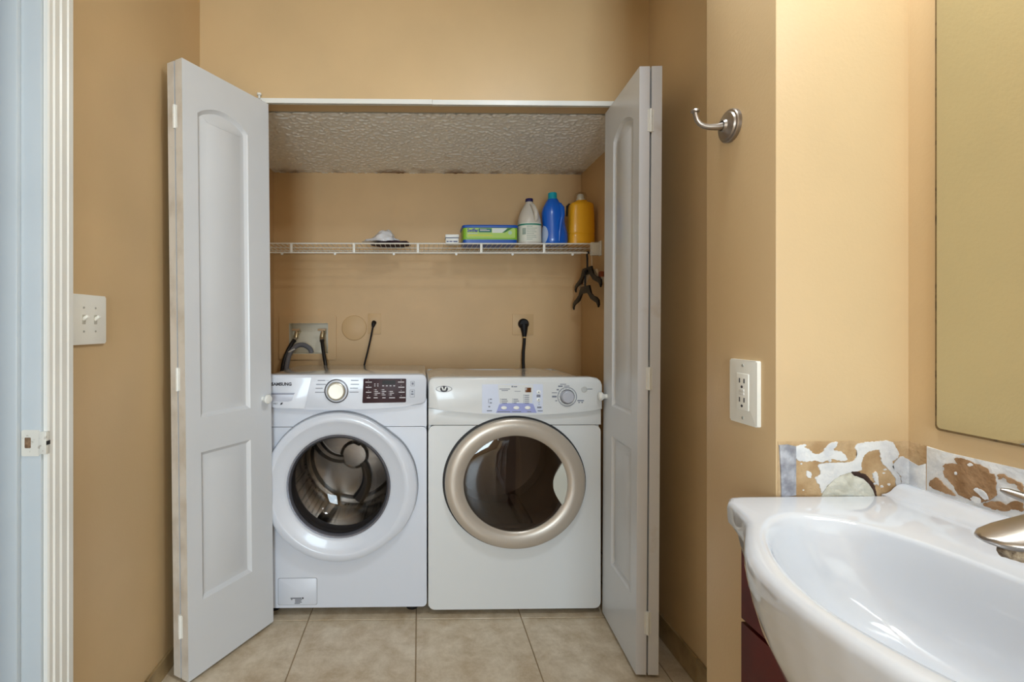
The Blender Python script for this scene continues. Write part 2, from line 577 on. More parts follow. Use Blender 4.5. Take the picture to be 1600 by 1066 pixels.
# damaged plaster around the basin: bare paper, joint compound, corner bead
obj('exposed_drywall', box(B(), SX + 0.003, XV, SY0 - 0.0008, SY0 + 0.002, 0.855, 0.9665), PAPER, wp, label='bare brown drywall paper')
BEADP = [(0.6038, 0.9605), (0.6185, 0.9615), (0.6327, 0.9582), (0.6327, 0.8759), (0.6076, 0.8723), (0.6066, 0.918)]
WHITES = [[(0.6327, 0.9582), (0.6417, 0.9609), (0.654, 0.9541), (0.6649, 0.9446), (0.6758, 0.9459), (0.684, 0.9553), (0.6909, 0.9633), (0.7045, 0.9665), (0.7018, 0.9579), (0.695, 0.9526), (0.7059, 0.9498), (0.7169, 0.9444), (0.721, 0.9336), (0.7059, 0.9336), (0.695, 0.9369), (0.684, 0.9343), (0.6799, 0.9311), (0.6676, 0.9338), (0.6513, 0.9326), (0.6327, 0.9345)], [(0.7333, 0.9551), (0.7388, 0.9631), (0.7552, 0.9652), (0.7964, 0.967), (0.8046, 0.9548), (0.8101, 0.9426), (0.8018, 0.9345), (0.7964, 0.9332), (0.8018, 0.917), (0.8101, 0.9075), (0.8123, 0.898), (0.8079, 0.8845), (0.8046, 0.8748), (0.8018, 0.8749), (0.8046, 0.89), (0.8018, 0.9062), (0.7909, 0.9197), (0.7785, 0.9306), (0.7771, 0.9468), (0.7744, 0.9536), (0.7552, 0.9482), (0.747, 0.9402), (0.7442, 0.9254), (0.7456, 0.9173), (0.7278, 0.9147), (0.7141, 0.9115), (0.7004, 0.9046), (0.6854, 0.8912), (0.6758, 0.8759), (0.6745, 0.8907), (0.6676, 0.8988), (0.6676, 0.9056), (0.6758, 0.9122), (0.6731, 0.9203), (0.6704, 0.9271), (0.6799, 0.9297), (0.7059, 0.9309), (0.7278, 0.9308), (0.7347, 0.9362), (0.7374, 0.947)], [(0.7969, 0.9256), (0.8046, 0.9332), (0.8128, 0.9412), (0.8266, 0.9344), (0.839, 0.9303), (0.839, 0.8708), (0.8046, 0.8711), (0.8079, 0.8845), (0.8142, 0.898), (0.8115, 0.9088), (0.8005, 0.9175)], [(0.6499, 0.9151), (0.6554, 0.9177), (0.6595, 0.911), (0.6581, 0.9043), (0.6526, 0.9056)], [(0.7634, 0.9118), (0.7695, 0.9158), (0.773, 0.909), (0.7744, 0.8901), (0.7695, 0.8942), (0.7662, 0.9037)]]
CHUNKP = [(0.6745, 0.8705), (0.6786, 0.8799), (0.6846, 0.8893), (0.7004, 0.904), (0.7141, 0.9107), (0.7264, 0.9141), (0.7347, 0.9079), (0.747, 0.9032), (0.7566, 0.8943), (0.764, 0.8834), (0.7684, 0.8699)]
HOLEP = [(0.7237, 0.9141), (0.7305, 0.9165), (0.7415, 0.9141), (0.7525, 0.9105), (0.7621, 0.8996), (0.7684, 0.8902), (0.7722, 0.8699), (0.7648, 0.87), (0.7621, 0.8848), (0.7497, 0.8957), (0.736, 0.9052)]
BROWNS = [[(0.7525, 0.9405), (0.7456, 0.945), (0.7376, 0.9485), (0.7309, 0.948), (0.7331, 0.9522), (0.7365, 0.9562), (0.7287, 0.9591), (0.7158, 0.9583), (0.7074, 0.9563), (0.6992, 0.9558), (0.6902, 0.9514), (0.6892, 0.9476), (0.6833, 0.9477), (0.6814, 0.9403), (0.6823, 0.9285), (0.6795, 0.9204), (0.6872, 0.9108), (0.6992, 0.9007), (0.7115, 0.8997), (0.7222, 0.9008), (0.7309, 0.9026), (0.7376, 0.9139), (0.7444, 0.9204), (0.7525, 0.9279), (0.749, 0.9353)], [(0.773, 0.9075), (0.7632, 0.9183), (0.7561, 0.9167), (0.749, 0.9089), (0.7399, 0.9045), (0.732, 0.8985), (0.7514, 0.8981), (0.7717, 0.9001)], [(0.6804, 0.9475), (0.6737, 0.9518), (0.6663, 0.9484), (0.659, 0.9463), (0.6501, 0.9436), (0.6501, 0.9305), (0.6545, 0.9356), (0.6572, 0.9413), (0.6663, 0.9406), (0.6719, 0.9478), (0.6785, 0.9412)], [(0.6992, 0.8983), (0.6872, 0.9073), (0.6775, 0.9119), (0.67, 0.9079), (0.6644, 0.9144), (0.6572, 0.9192), (0.6501, 0.9174), (0.6501, 0.9065), (0.6608, 0.9057), (0.6719, 0.8982), (0.6872, 0.8969)]]
INWH = [[(0.7094, 0.9172), (0.7053, 0.9214), (0.6992, 0.9206), (0.6931, 0.918), (0.6892, 0.9101), (0.6951, 0.9068), (0.7012, 0.9117)], [(0.7141, 0.9024), (0.7074, 0.9084), (0.6992, 0.9065), (0.7002, 0.8996), (0.7074, 0.8977)], [(0.7349, 0.9357), (0.732, 0.9371), (0.7309, 0.9332), (0.7336, 0.9307)], [(0.7179, 0.9524), (0.7126, 0.9556), (0.7094, 0.9533), (0.7147, 0.9502)]]
VTOP = [(0.7945, 0.9658), (0.7767, 0.9643), (0.7467, 0.9622), (0.7179, 0.9637), (0.6872, 0.9639), (0.6501, 0.9637)]
def ragged(pts, amp=0.0008, it=1):
    q = []
    for i in range(len(pts)):
        a, b = pts[i], pts[(i + 1) % len(pts)]
        q += [(a[0] * .8 + b[0] * .2, a[1] * .8 + b[1] * .2), (a[0] * .2 + b[0] * .8, a[1] * .2 + b[1] * .8)]
    out = []
    for i in range(len(q)):
        a, b = q[i], q[(i + 1) % len(q)]
        n = max(1, int(math.hypot(b[0] - a[0], b[1] - a[1]) / 0.0016))
        for k in range(n):
            u, v = a[0] + (b[0] - a[0]) * k / n, a[1] + (b[1] - a[1]) * k / n
            f = Vector((u * 260, v * 260, 3.0))
            g = Vector((40, 0, 0))
            out.append((u + amp * (1.9 * noise.noise(f) + 1.3 * noise.noise(f * 2.6)), v + amp * (1.9 * noise.noise(f + g) + 1.3 * noise.noise(f * 2.6 + g))))
    return out


obj('corner_bead', prism(B(), BEADP, XZ, SY0 - 0.0030, SY0, bev=0.0006), BEAD, wp, label='dented grey metal corner bead')
for f in WHITES:
    obj('plaster_patch', prism(B(), ragged(f), XZ, SY0 - 0.0022, SY0), PLASTER, wp)
for k in range(26):
    u, v = random.uniform(0.636, 0.80), random.uniform(0.880, 0.962)
    rr = random.uniform(0.0012, 0.0035)
    obj('plaster_fleck', prism(B(), ragged([(u + rr * (0.6 + 0.6 * random.random()) * math.cos(t), v + rr * (0.5 + 0.5 * random.random()) * math.sin(t)) for t in (0, 1.1, 2.2, 3.3, 4.2, 5.3)], 0.0004, 1), XZ, SY0 - 0.0017, SY0), PLASTER, wp)
obj('wall_hole', prism(B(), ragged(HOLEP, 0.0008, 2), XZ, SY0 - 0.0012, SY0 + 0.001), HOLE, wp, label='dark torn hole in the drywall')
# broken chunk of gypsum pushed in at the top edge, bulging towards the room
bm = B()
cx_, cz_ = 0.722, 0.884
outer = [bm.verts.new((x, SY0 - (0.0028 if z < 0.905 else 0.0012), z)) for x, z in CHUNKP]
mid = [bm.verts.new((cx_ + (x - cx_) * 0.62, SY0 - 0.0052 - 0.0016 * math.sin(9 * i), cz_ + (z - cz_) * 0.62)) for i, (x, z) in enumerate(CHUNKP)]
back = [bm.verts.new((x, SY0 + 0.001, z)) for x, z in CHUNKP]
ct = bm.verts.new((cx_ + 0.008, SY0 - 0.0072, cz_ - 0.004))
n = len(CHUNKP)
for i in range(n):
    j = (i + 1) % n
    bm.faces.new((outer[i], outer[j], mid[j], mid[i]))
    bm.faces.new((mid[i], mid[j], ct))
    bm.faces.new((back[i], back[j], outer[j], outer[i]))
bmesh.ops.subdivide_edges(bm, edges=list(bm.edges), cuts=2, use_grid_fill=True)
for v in bm.verts:
    if v.co.y < SY0 - 0.0005:
        v.co += Vector((0.3, 1.0, 0.3)) * noise.noise(v.co * 150) * 0.0016
obj('broken_gypsum', bm, CHUNK, wp, label='loose broken piece of pale gypsum')
YZ = lambda u, v, d: (d, u, v)          # faces -X on the mirror wall
obj('plaster_strip', prism(B(), [(0.7776, 0.9645), (0.7776, 0.86), (0.10, 0.86), (0.10, 0.9640), (0.30, 0.9650), (0.50, 0.9632), (0.6501, 0.9640), (0.7467, 0.9625)], YZ, XV - 0.0014, XV + 0.001, bev=0.0006), PLASTER, wm)
obj('exposed_drywall', prism(B(), [(SY0, 0.9665), (SY0, 0.86), (0.7776, 0.86), (0.7776, 0.9650)], YZ, XV - 0.0006, XV + 0.001), PAPER, wm)
obj('plaster_patch', prism(B(), [(SY0, 0.934), (SY0, 0.86), (0.779, 0.86), (0.779, 0.936), (0.790, 0.929)], YZ, XV - 0.0014, XV + 0.001, bev=0.0004), PLASTER, wm)
more = [[(0.42, 0.94), (0.36, 0.95), (0.30, 0.935), (0.28, 0.91), (0.33, 0.895), (0.40, 0.905)], [(0.26, 0.93), (0.20, 0.945), (0.15, 0.92), (0.18, 0.90), (0.24, 0.905)]]
for f in BROWNS + more:
    obj('torn_paper', prism(B(), ragged(f), YZ, XV - 0.0026, XV), PAPERD, wm, label='torn brown drywall paper')
for f in INWH:
    obj('plaster_patch', prism(B(), ragged(f, 0.0005, 1), YZ, XV - 0.0036, XV), PLASTER, wm)


# ================================================================== BIFOLD DOORS
def inset(pts, d):
    n = len(pts)
    area = sum(pts[i][0] * pts[(i + 1) % n][1] - pts[(i + 1) % n][0] * pts[i][1] for i in range(n))
    sg = 1 if area > 0 else -1
    out = []
    for i in range(n):
        p0, p1, p2 = Vector(pts[i - 1]), Vector(pts[i]), Vector(pts[(i + 1) % n])
        a, b = (p1 - p0).normalized(), (p2 - p1).normalized()
        na, nb = Vector((-a.y, a.x)) * sg, Vector((-b.y, b.x)) * sg
        m = (na + nb)
        m = m / max(0.25, m.dot(na))
        out.append(tuple(p1 + m * d))
    return out


def leaf(bm, fmap, L, Hd, T, u0, u1):
    up = [(u0, 0.845), (u1, 0.845), (u1, 1.852)]
    for k in range(1, 12):
        f = k / 12
        up.append((u1 + (u0 - u1) * f, 1.852 + 0.040 * math.sin(PI * f) ** 0.8))
    up.append((u0, 1.852))
    low = [(u0, 0.240), (u1, 0.240), (u1, 0.730), (u0, 0.730)]
    outer = [(0, 0), (L, 0), (L, Hd), (0, Hd)]
    V = lambda lp, d: [bm.verts.new(fmap(u, v, d)) for u, v in lp]
    fo = V(outer, 0); bo = V(outer, T)
    tops = []
    for lp in (up, low):
        r0, r1, r2, r3, r4 = V(lp, 0), V(inset(lp, 0.004), 0.0045), V(inset(lp, 0.012), 0.0105), V(inset(lp, 0.016), 0.0105), V(inset(lp, 0.040), 0.0020)
        for A, C in ((r0, r1), (r1, r2), (r2, r3), (r3, r4)):
            for i in range(len(A)):
                j = (i + 1) % len(A)
                bm.faces.new((A[i], A[j], C[j], C[i]))
        bm.faces.new(r4)
        tops.append(r0)
    fill_loops(bm, [fo] + tops)
    bm.faces.new(bo)
    for i in range(4):
        f = bm.faces.new((fo[i], fo[(i + 1) % 4], bo[(i + 1) % 4], bo[i]))
        if i == 1:
            f.material_index = 1
    return bm


def bifold(label, lead, outer_, side, tilt, hd, edge):
    """lead / outer_: bottom corners of the visible leaf's front face; side +1 when the second leaf lies to the right"""
    t = thing('bifold_door', label, 'door', (lead[0], lead[1], 0.012), 'bifold closet doors')
    e = Vector((outer_[0] - lead[0], outer_[1] - lead[1], 0)); L = e.length; e.normalize()
    n = Vector((-e.y, e.x, 0)); n = n if n.x * side > 0 else -n
    T, G = 0.0335, 0.006
    P = lambda u, v, d: Vector((lead[0], lead[1], 0.012)) + e * u + n * d + Vector((tilt[0] * v, tilt[1] * v, v))
    p1 = obj('door_panel', leaf(B(), P, L, hd, T, 0.28 * L, 0.85 * L), [DOORW, edge], t)
    S2 = 0.035
    P2 = lambda u, v, d: P(u + S2, v, 2 * T + G - d)
    obj('door_panel', leaf(B(), P2, L - S2, hd, T, 0.28 * L - S2, 0.85 * L - S2), [DOORW, edge], t)
    for hz in (1.825, 0.976, 0.171):
        bm = B()
        tube(bm, [P(L + 0.002, hz - 0.038, T + G / 2), P(L + 0.002, hz + 0.038, T + G / 2)], 0.0048, 8)
        for q in (-0.013, 0.013):
            tube(bm, [P(L + 0.002, hz + q - 0.001, T + G / 2), P(L + 0.002, hz + q + 0.001, T + G / 2)], 0.0056, 8)
        for d0, d1 in ((T - 0.007, T), (T + G, T + G + 0.007)):
            prism(bm, [(d0, hz - 0.036), (d1, hz - 0.036), (d1, hz + 0.036), (d0, hz + 0.036)], lambda u, v, d: P(L + d, v, u), 0.0, 0.0016)
        obj('hinge', bm, TRIM, t)
    # round knob near the leading edge
    bm = B()
    kp = [(0.0, 0.010), (-0.008, 0.009), (-0.012, 0.010), (-0.018, 0.0165), (-0.025, 0.018), (-0.031, 0.0145), (-0.034, 0.004)]
    tube(bm, [P(0.040, 0.872, d) for d, r in kp], [r for d, r in kp], 20)
    obj('door_knob', bm, WPLAS, t)
    # guide pin running in the track
    obj('guide_pin', tube(B(), [P(0.022, hd - 0.012, T / 2), P(0.022, hd + 0.010, T / 2)], 0.004, 8), CHROME, t)
    return t


bifold('folded white bifold door at the left of the washer', (-0.567, 1.902), (-0.743, 1.580), -1, (-0.0075, -0.007), 2.006, DOOREDGE)
bifold('folded white bifold door at the right of the dryer', (0.736, 1.944), (0.714, 1.591), 1, (0.0058, -0.001), 2.004, mat('door_edge_white', (220, 220, 224), 0.4, rgb2=(206, 200, 196), vscale=9, lo=0.25, hi=0.4))


# ================================================================== WASHER
def bars(bm, rows, y):
    """small printed dashes: (x, z, w, h)"""
    for x, z, ww, h in rows:
        prism(bm, [(x, z), (x + ww, z), (x + ww, z + h), (x, z + h)], XZ, y, y + 0.0008)
    return bm


def shell(bm, x0, x1, y0, y1, z0, z1, t=0.012):
    box(bm, x0, x0 + t, y0, y1, z0, z1, 0.004)
    box(bm, x1 - t, x1, y0, y1, z0, z1, 0.004)
    box(bm, x0 + t, x1 - t, y1 - t, y1, z0, z1)
    box(bm, x0 + t, x1 - t, y0, y1, z0, z0 + t)
    return bm


wx0, wx1, wy0, wy1 = -0.656, 0.030, 1.945, 2.66
wa = thing('washing_machine', 'white front loading washer with dark display panel and round glass door, left of the dryer', 'washing machine', (-0.313, 2.30, 0.0))
obj('cabinet_body', shell(B(), wx0, wx1, wy0 + 0.016, wy1, 0.037, 0.945), APPW, wa)
tp = rrect(wx0 + 0.002, wx1 - 0.002, 1.965, wy1, 0.045, 6)
bm = prism(B(), tp, lambda u, v, d: (u, v, d), 0.947, 0.930, bev=0.004)
obj('top_panel', bm, APPTOP, wa)
WC = (-0.318, 0.528)
bm = prism(B(), rrect(wx0, wx1, 0.039, 0.7582, 0.018), XZ, wy0, wy0 + 0.018, holes=[circ(WC[0], WC[1], 0.222, 56)])
obj('front_panel', bm, APPW, wa)
bm = prism(B(), rrect(wx0, wx1, 0.7604, 0.872, 0.003), XZ, wy0, wy0 + 0.018)
obj('upper_front_strip', bm, APPW, wa)
# control fascia with curved lower edge
cp = [(wx0 + 0.02, 0.9690), (wx0 + 0.006, 0.963), (wx0, 0.950), (wx0, 0.868), (wx0 + 0.02, 0.852), (-0.56, 0.836), (-0.45, 0.8305), (-0.34, 0.829), (-0.24, 0.8305),
      (-0.14, 0.836), (-0.05, 0.843), (0.008, 0.850), (0.022, 0.858), (0.028, 0.872), (0.0295, 0.950), (0.024, 0.963), (0.012, 0.9690)]
obj('control_panel', prism(B(), cp[::-1], XZ, 1.929, 1.968, bev=0.006), APPW, wa)
yw = 1.9288
# detergent drawer
dr = obj('detergent_drawer', prism(B(), [(-0.648, 0.958), (-0.648, 0.862), (-0.62, 0.8455), (-0.56, 0.8385), (-0.452, 0.8335), (-0.424, 0.958)], XZ, yw - 0.0022, yw + 0.01, bev=0.0015), APPW, wa)
obj('drawer_pull', prism(B(), [(-0.645, 0.893), (-0.494, 0.893), (-0.502, 0.866), (-0.515, 0.863), (-0.645, 0.863)], XZ, yw - 0.0030, yw + 0.004, bev=0.0018), mat('drawer_pull_grey', (196, 200, 214), 0.3), dr)
obj('pull_shadow_lip', prism(B(), [(-0.645, 0.897), (-0.490, 0.897), (-0.494, 0.891), (-0.645, 0.891)], XZ, yw - 0.0045, yw, bev=0.0008), mat('drawer_lip_grey', (146, 150, 166), 0.3), dr)
bm = text_mesh(B(), 'SAMSUNG', 0.0165, face_y(-0.582, yw - 0.0030, 0.9265), 0.0003, 0.079, 0.0007)
for v in bm.verts: v.co.x += 0.0
obj('brand_lettering', bm, PRINTK, dr)
bm = text_mesh(B(), 'VRT', 0.010, face_y(-0.575, yw - 0.0030, 0.8515), 0.0003)
prism(bm, [(-0.548, 0.850), (-0.540, 0.852), (-0.537, 0.860), (-0.545, 0.858)], XZ, yw - 0.0034, yw - 0.001)
obj('drawer_print', bm, PRINTK, dr)
# programme dial
dial = obj('dial_ring', lathe(B(), [(0.0475, 0), (0.0475, -0.003), (0.043, -0.004), (0.0425, -0.001), (0, -0.001)], (-0.327, yw, 0.904), 'Y', 40), RINGD, wa)
obj('dial_collar', lathe(B(), [(0.0425, -0.001), (0.0425, -0.004), (0.037, -0.005), (0.036, 0)], (-0.327, yw, 0.904), 'Y', 40), APPW, dial)
obj('dial_knob', lathe(B(), [(0.036, 0.0), (0.036, -0.014), (0.0335, -0.017), (0.030, -0.018), (0.029, -0.0165), (0.012, -0.0162), (0, -0.0162)], (-0.327, yw, 0.904), 'Y', 40), mat('dial_silver', (206, 202, 190), 0.36, 0.75), dial)
rows = []
for k, (wl, wr) in enumerate(((0.030, 0.030), (0.038, 0.034), (0.028, 0.032), (0.036, 0.036))):
    z = 0.9445 - 0.0155 * k
    rows += [(-0.405 + (0.004 if k == 0 else 0) - 0.002 * k, z, wl, 0.0028), (-0.270 - 0.002 * k, z, wr, 0.0028)]
    rows += [(-0.368, z + 0.001, 0.012, 0.0008)] if k == 0 else []
obj('cycle_print', bars(B(), rows, yw - 0.0006), PRINTG, wa, kind='stuff')
# dark display
ds = obj('display_panel', prism(B(), [(-0.225, 0.8585), (-0.222, 0.856), (-0.055, 0.859), (-0.0525, 0.862), (-0.0515, 0.950), (-0.054, 0.9525), (-0.218, 0.953), (-0.2205, 0.950)], XZ, yw - 0.0022, yw + 0.002, bev=0.001), PANELD, wa)
obj('display_window', bars(B(), [(-0.146, 0.930, 0.052, 0.0155)], yw - 0.0027), LCD, ds)
rows = []
for z, ww in ((0.9375, 0.026), (0.917, 0.023), (0.8975, 0.021), (0.876, 0.015)):
    rows += [(-0.213 + (0.026 - ww) / 2, z, ww, 0.0032), (-0.084 + (0.026 - ww) / 2, z, 0.024, 0.0034)]
    rows += [(-0.2015, z + 0.008, 0.0022, 0.0022), (-0.0725, z + 0.008, 0.0022, 0.0022)]
for k in range(4):
    rows += [(-0.146 + 0.0145 * k, 0.9225, 0.007, 0.0038)]
for cx, ws in ((-0.176, (0.008, 0.013, 0.021, 0.010)), (-0.147, (0.009, 0.016, 0.009, 0.014)), (-0.117, (0.0, 0.013, 0.017, 0.009))):
    for k, ww in enumerate(ws):
        if ww:
            rows += [(cx, 0.9075 - 0.0068 * k, ww, 0.0028), (cx - 0.004, 0.9082 - 0.0068 * k, 0.0018, 0.0014)]
rows += [(-0.180, 0.8755, 0.016, 0.0034), (-0.146, 0.8755, 0.013, 0.0034), (-0.119, 0.8755, 0.023, 0.0034), (-0.178, 0.930, 0.005, 0.003), (-0.178, 0.9225, 0.005, 0.003), (-0.166, 0.930, 0.005, 0.003), (-0.166, 0.9225, 0.005, 0.003)]
obj('display_print', bars(B(), rows, yw - 0.0027), PRINTW, ds, kind='stuff')
bm = B()
for x0, x1, z0, z1 in ((-0.0345, -0.018, 0.923, 0.942), (-0.0365, -0.018, 0.879, 0.909)):
    prism(bm, rrect(x0, x1, z0, z1, 0.002, 2), XZ, yw - 0.0008, yw, holes=[rrect(x0 + 0.001, x1 - 0.001, z0 + 0.001, z1 - 0.001, 0.0015, 2)])
bars(bm, [(-0.030, 0.928, 0.008, 0.009), (-0.031, 0.898, 0.007, 0.006), (-0.0325, 0.888, 0.010, 0.006)], yw - 0.0008)
obj('button_print', bm, PRINTG, wa, kind='stuff')

# porthole door
def lug(a, r):
    d = abs(((math.degrees(a) + 180) % 360) - 180)
    tab = [(0, 0.311), (18, 0.310), (33, 0.3035), (45, 0.2925), (55, 0.2895), (70, 0.292), (85, 0.293), (180, 0.293)]
    for (a0, r0), (a1, r1) in zip(tab[:-1], tab[1:]):
        if a0 <= d <= a1:
            R = r0 + (r1 - r0) * (d - a0) / (a1 - a0)
            break
    k = max(0.0, min(1.0, (r - 0.262) / 0.031))
    q = r + (R - 0.293) * k
    return (q, q)
C3 = (WC[0], 0, WC[1])
dw = obj('porthole_door', lathe(B(), [(0.287, 1.944), (0.292, 1.936), (0.293, 1.916), (0.290, 1.908), (0.284, 1.904), (0.272, 1.9015), (0.262, 1.901), (0.258, 1.9025), (0.252, 1.906), (0.235, 1.912), (0.215, 1.9185), (0.207, 1.9215), (0.204, 1.925), (0.204, 1.938)], C3, 'Y', 96, lug), APPW, wa, angle=30)
obj('door_seam', lathe(B(), [(0.297, 1.9452), (0.296, 1.9425), (0.286, 1.9425)], C3, 'Y', 96, lug), SEAM, wa)
obj('glass_rim', lathe(B(), [(0.205, 1.926), (0.203, 1.9215), (0.197, 1.9225), (0.190, 1.931), (0.188, 1.940)], C3, 'Y', 72), RINGD, dw)
obj('door_glass', lathe(B(), [(0.189, 1.934), (0.178, 1.962), (0.162, 1.992), (0.140, 2.012), (0.105, 2.027), (0.06, 2.034), (0, 2.036)], C3, 'Y', 64), GLASSW, dw)
obj('door_gasket', lathe(B(), [(0.222, 1.950), (0.212, 1.962), (0.200, 1.985), (0.206, 2.010), (0.198, 2.034), (0.212, 2.045)], C3, 'Y', 64), RUBBER, wa)
# drum: perforated steel wall, ribbed rear plate, three paddles
perf = bpy.data.materials.new('drum_perforated_steel'); perf.use_nodes = True
nt = perf.node_tree; bs = nt.nodes['Principled BSDF']
bs.inputs['Metallic'].default_value = 0.9; bs.inputs['Roughness'].default_value = 0.26
tc = nt.nodes.new('ShaderNodeTexCoord'); vo = nt.nodes.new('ShaderNodeTexVoronoi'); vo.inputs['Scale'].default_value = 62; vo.inputs['Randomness'].default_value = 0.12
cr = nt.nodes.new('ShaderNodeValToRGB'); cr.color_ramp.elements[0].position = 0.26; cr.color_ramp.elements[1].position = 0.34
cr.color_ramp.elements[0].color = (0.01, 0.01, 0.01, 1); cr.color_ramp.elements[1].color = srgb(196, 192, 186)
nt.links.new(tc.outputs['Object'], vo.inputs['Vector']); nt.links.new(vo.outputs['Distance'], cr.inputs['Fac']); nt.links.new(cr.outputs['Color'], bs.inputs['Base Color'])
dm = obj('drum', lathe(B(), [(0.212, 2.046), (0.232, 2.052), (0.245, 2.075), (0.247, 2.22), (0.247, 2.37), (0.235, 2.395)], C3, 'Y', 64), perf, wa)
obj('drum_back', lathe(B(), [(0.236, 2.394), (0.215, 2.392), (0.20, 2.404), (0.07, 2.404), (0.055, 2.392), (0, 2.390)], C3, 'Y', 64), STEEL, dm)
for k in range(3):
    a0 = math.radians(80 + 120 * k)
    bm = B(); pts = []
    for i in range(9):
        r = 0.055 + 0.0205 * i
        a = a0 - 0.10 * i + 0.0
        pts.append((WC[0] + r * math.cos(a), 2.400, WC[1] + r * math.sin(a)))
    tube(bm, pts, [0.020 + 0.0012 * i for i in range(9)], 10)
    obj('drum_rib', bm, STEELD, dm)
    bm = B(); a1 = a0 + 0.75
    pts = [(WC[0] + 0.232 * math.cos(a1 + 0.012 * i), 2.085 + 0.035 * i, WC[1] + 0.232 * math.sin(a1 + 0.012 * i)) for i in range(9)]
    tube(bm, pts, [0.010] + [0.024] * 7 + [0.012], 10)
    obj('drum_paddle', bm, STEEL, dm)
# drain filter flap with its small sticker
ff = obj('filter_flap', prism(B(), rrect(-0.560, -0.408, 0.052, 0.156, 0.006), XZ, wy0 - 0.0012, wy0 + 0.002, bev=0.0008), APPW, wa)
bm = prism(B(), rrect(-0.562, -0.406, 0.050, 0.158, 0.007), XZ, wy0 - 0.0002, wy0 + 0.001)
obj('flap_seam', bm, SEAM, wa)
obj('sticker_print', bars(B(), [(-0.512, 0.0765, 0.044, 0.003), (-0.510, 0.0715, 0.006, 0.003), (-0.494, 0.071, 0.028, 0.0025), (-0.494, 0.066, 0.024, 0.0022), (-0.494, 0.061, 0.027, 0.0022), (-0.496, 0.056, 0.022, 0.0022), (-0.466, 0.075, 0.006, 0.006)], wy0 - 0.0018), PRINTK, ff, kind='stuff')
for x in (wx0 + 0.06, wx1 - 0.06):
    for y in (wy0 + 0.07, wy1 - 0.06):
        obj('foot', lathe(B(), [(0, 0), (0.024, 0), (0.024, 0.012), (0.012, 0.016), (0.012, 0.045)], (x, y, 0), 'Z', 16), BLACK, wa)

# ================================================================== DRYER
dx0, dx1, dy0, dy1 = 0.0365, 0.730, 1.945, 2.64
da = thing('clothes_dryer', 'white dryer with champagne ringed round door and dial at right of its panel', 'dryer', (0.383, 2.30, 0.0))
obj('cabinet_body', shell(B(), dx0, dx1, dy0 + 0.016, dy1, 0.028, 0.928), APPWARM, da)
# slightly sagging top
bm = B(); g = []
for j in range(9):
    for i in range(25):
        u, v = i / 24, j / 8
        x = dx0 + 0.002 + (dx1 - dx0 - 0.004) * u
        y = 1.962 + (dy1 - 1.962) * v
        cut = max(0, v - 0.82) / 0.18
        x = x + (0.03 * cut if u < 0.5 else -0.05 * cut) * abs(2 * u - 1)
        z = 0.937 - 0.012 * math.sin(PI * u) * (0.2 + 0.8 * v) - 0.010 * max(0, abs(2 * u - 1) - 0.85) / 0.15
        g.append(bm.verts.new((x, y, z)))
for j in range(8):
    for i in range(24):
        a = j * 25 + i
        bm.faces.new((g[a], g[a + 1], g[a + 26], g[a + 25]))
r = bmesh.ops.extrude_face_region(bm, geom=list(bm.faces))
bmesh.ops.translate(bm, verts=[e for e in r['geom'] if isinstance(e, bmesh.types.BMVert)], vec=(0, 0, -0.014))
obj('top_panel', bm, APPTOP, da)
DC = (0.381, 0.536)
bm = prism(B(), rrect(dx0, dx1, 0.0255, 0.7625, 0.026), XZ, dy0, dy0 + 0.018, holes=[circ(DC[0], DC[1], 0.215, 56, 0.200)])
obj('front_panel', bm, APPWARM, da)
lowc = [(dx0 + (dx1 - dx0) * k / 16, 0.8345 - 0.028 * (1 - ((k - 8.5) / 8.5) ** 2)) for k in range(17)]
obj('upper_front_strip', prism(B(), [(dx0, 0.7650), (dx1, 0.7650)] + [(x, z - 0.0012) for x, z in lowc[::-1]], XZ, dy0 - 0.004, dy0 + 0.018, bev=0.002), APPWARM, da)
fo = [(x, z + 0.0012) for x, z in lowc] + [(dx1, 0.925), (dx1 - 0.006, 0.942), (dx1 - 0.020, 0.953), (dx1 - 0.045, 0.9565), (dx0 + 0.03, 0.9575), (dx0 + 0.012, 0.954), (dx0 + 0.003, 0.945), (dx0, 0.93)]
obj('control_panel', prism(B(), fo, XZ, 1.924, 1.972, bev=0.008), APPWARM, da)
yd = 1.9238
# oval badge: an eye shaped ring with a round monogram
bm = prism(B(), circ(0.098, 0.912, 0.0325, 36, 0.0125), XZ, yd - 0.0012, yd + 0.001, bev=0.0005)
bd = obj('brand_badge', bm, mat('badge_grey', (150, 150, 154), 0.4), da)
bm = prism(B(), circ(0.098, 0.912, 0.0295, 36, 0.0100), XZ, yd - 0.0018, yd)
obj('badge_field', bm, APPWARM, bd)
bm = prism(B(), circ(0.098, 0.912, 0.0155, 28, 0.0122), XZ, yd - 0.0024, yd)
obj('badge_disc', bm, PRINTK, bd)
bm = B()
for sgn in (-1, 1):
    prism(bm, [(0.098 + sgn * 0.0105, 0.9195), (0.098 + sgn * 0.0055, 0.9215), (0.098 + sgn * 0.0008, 0.9085), (0.098 + sgn * 0.0035, 0.9045)][::sgn], XZ, yd - 0.0030, yd)
obj('badge_monogram', bm, WPLAS, bd)
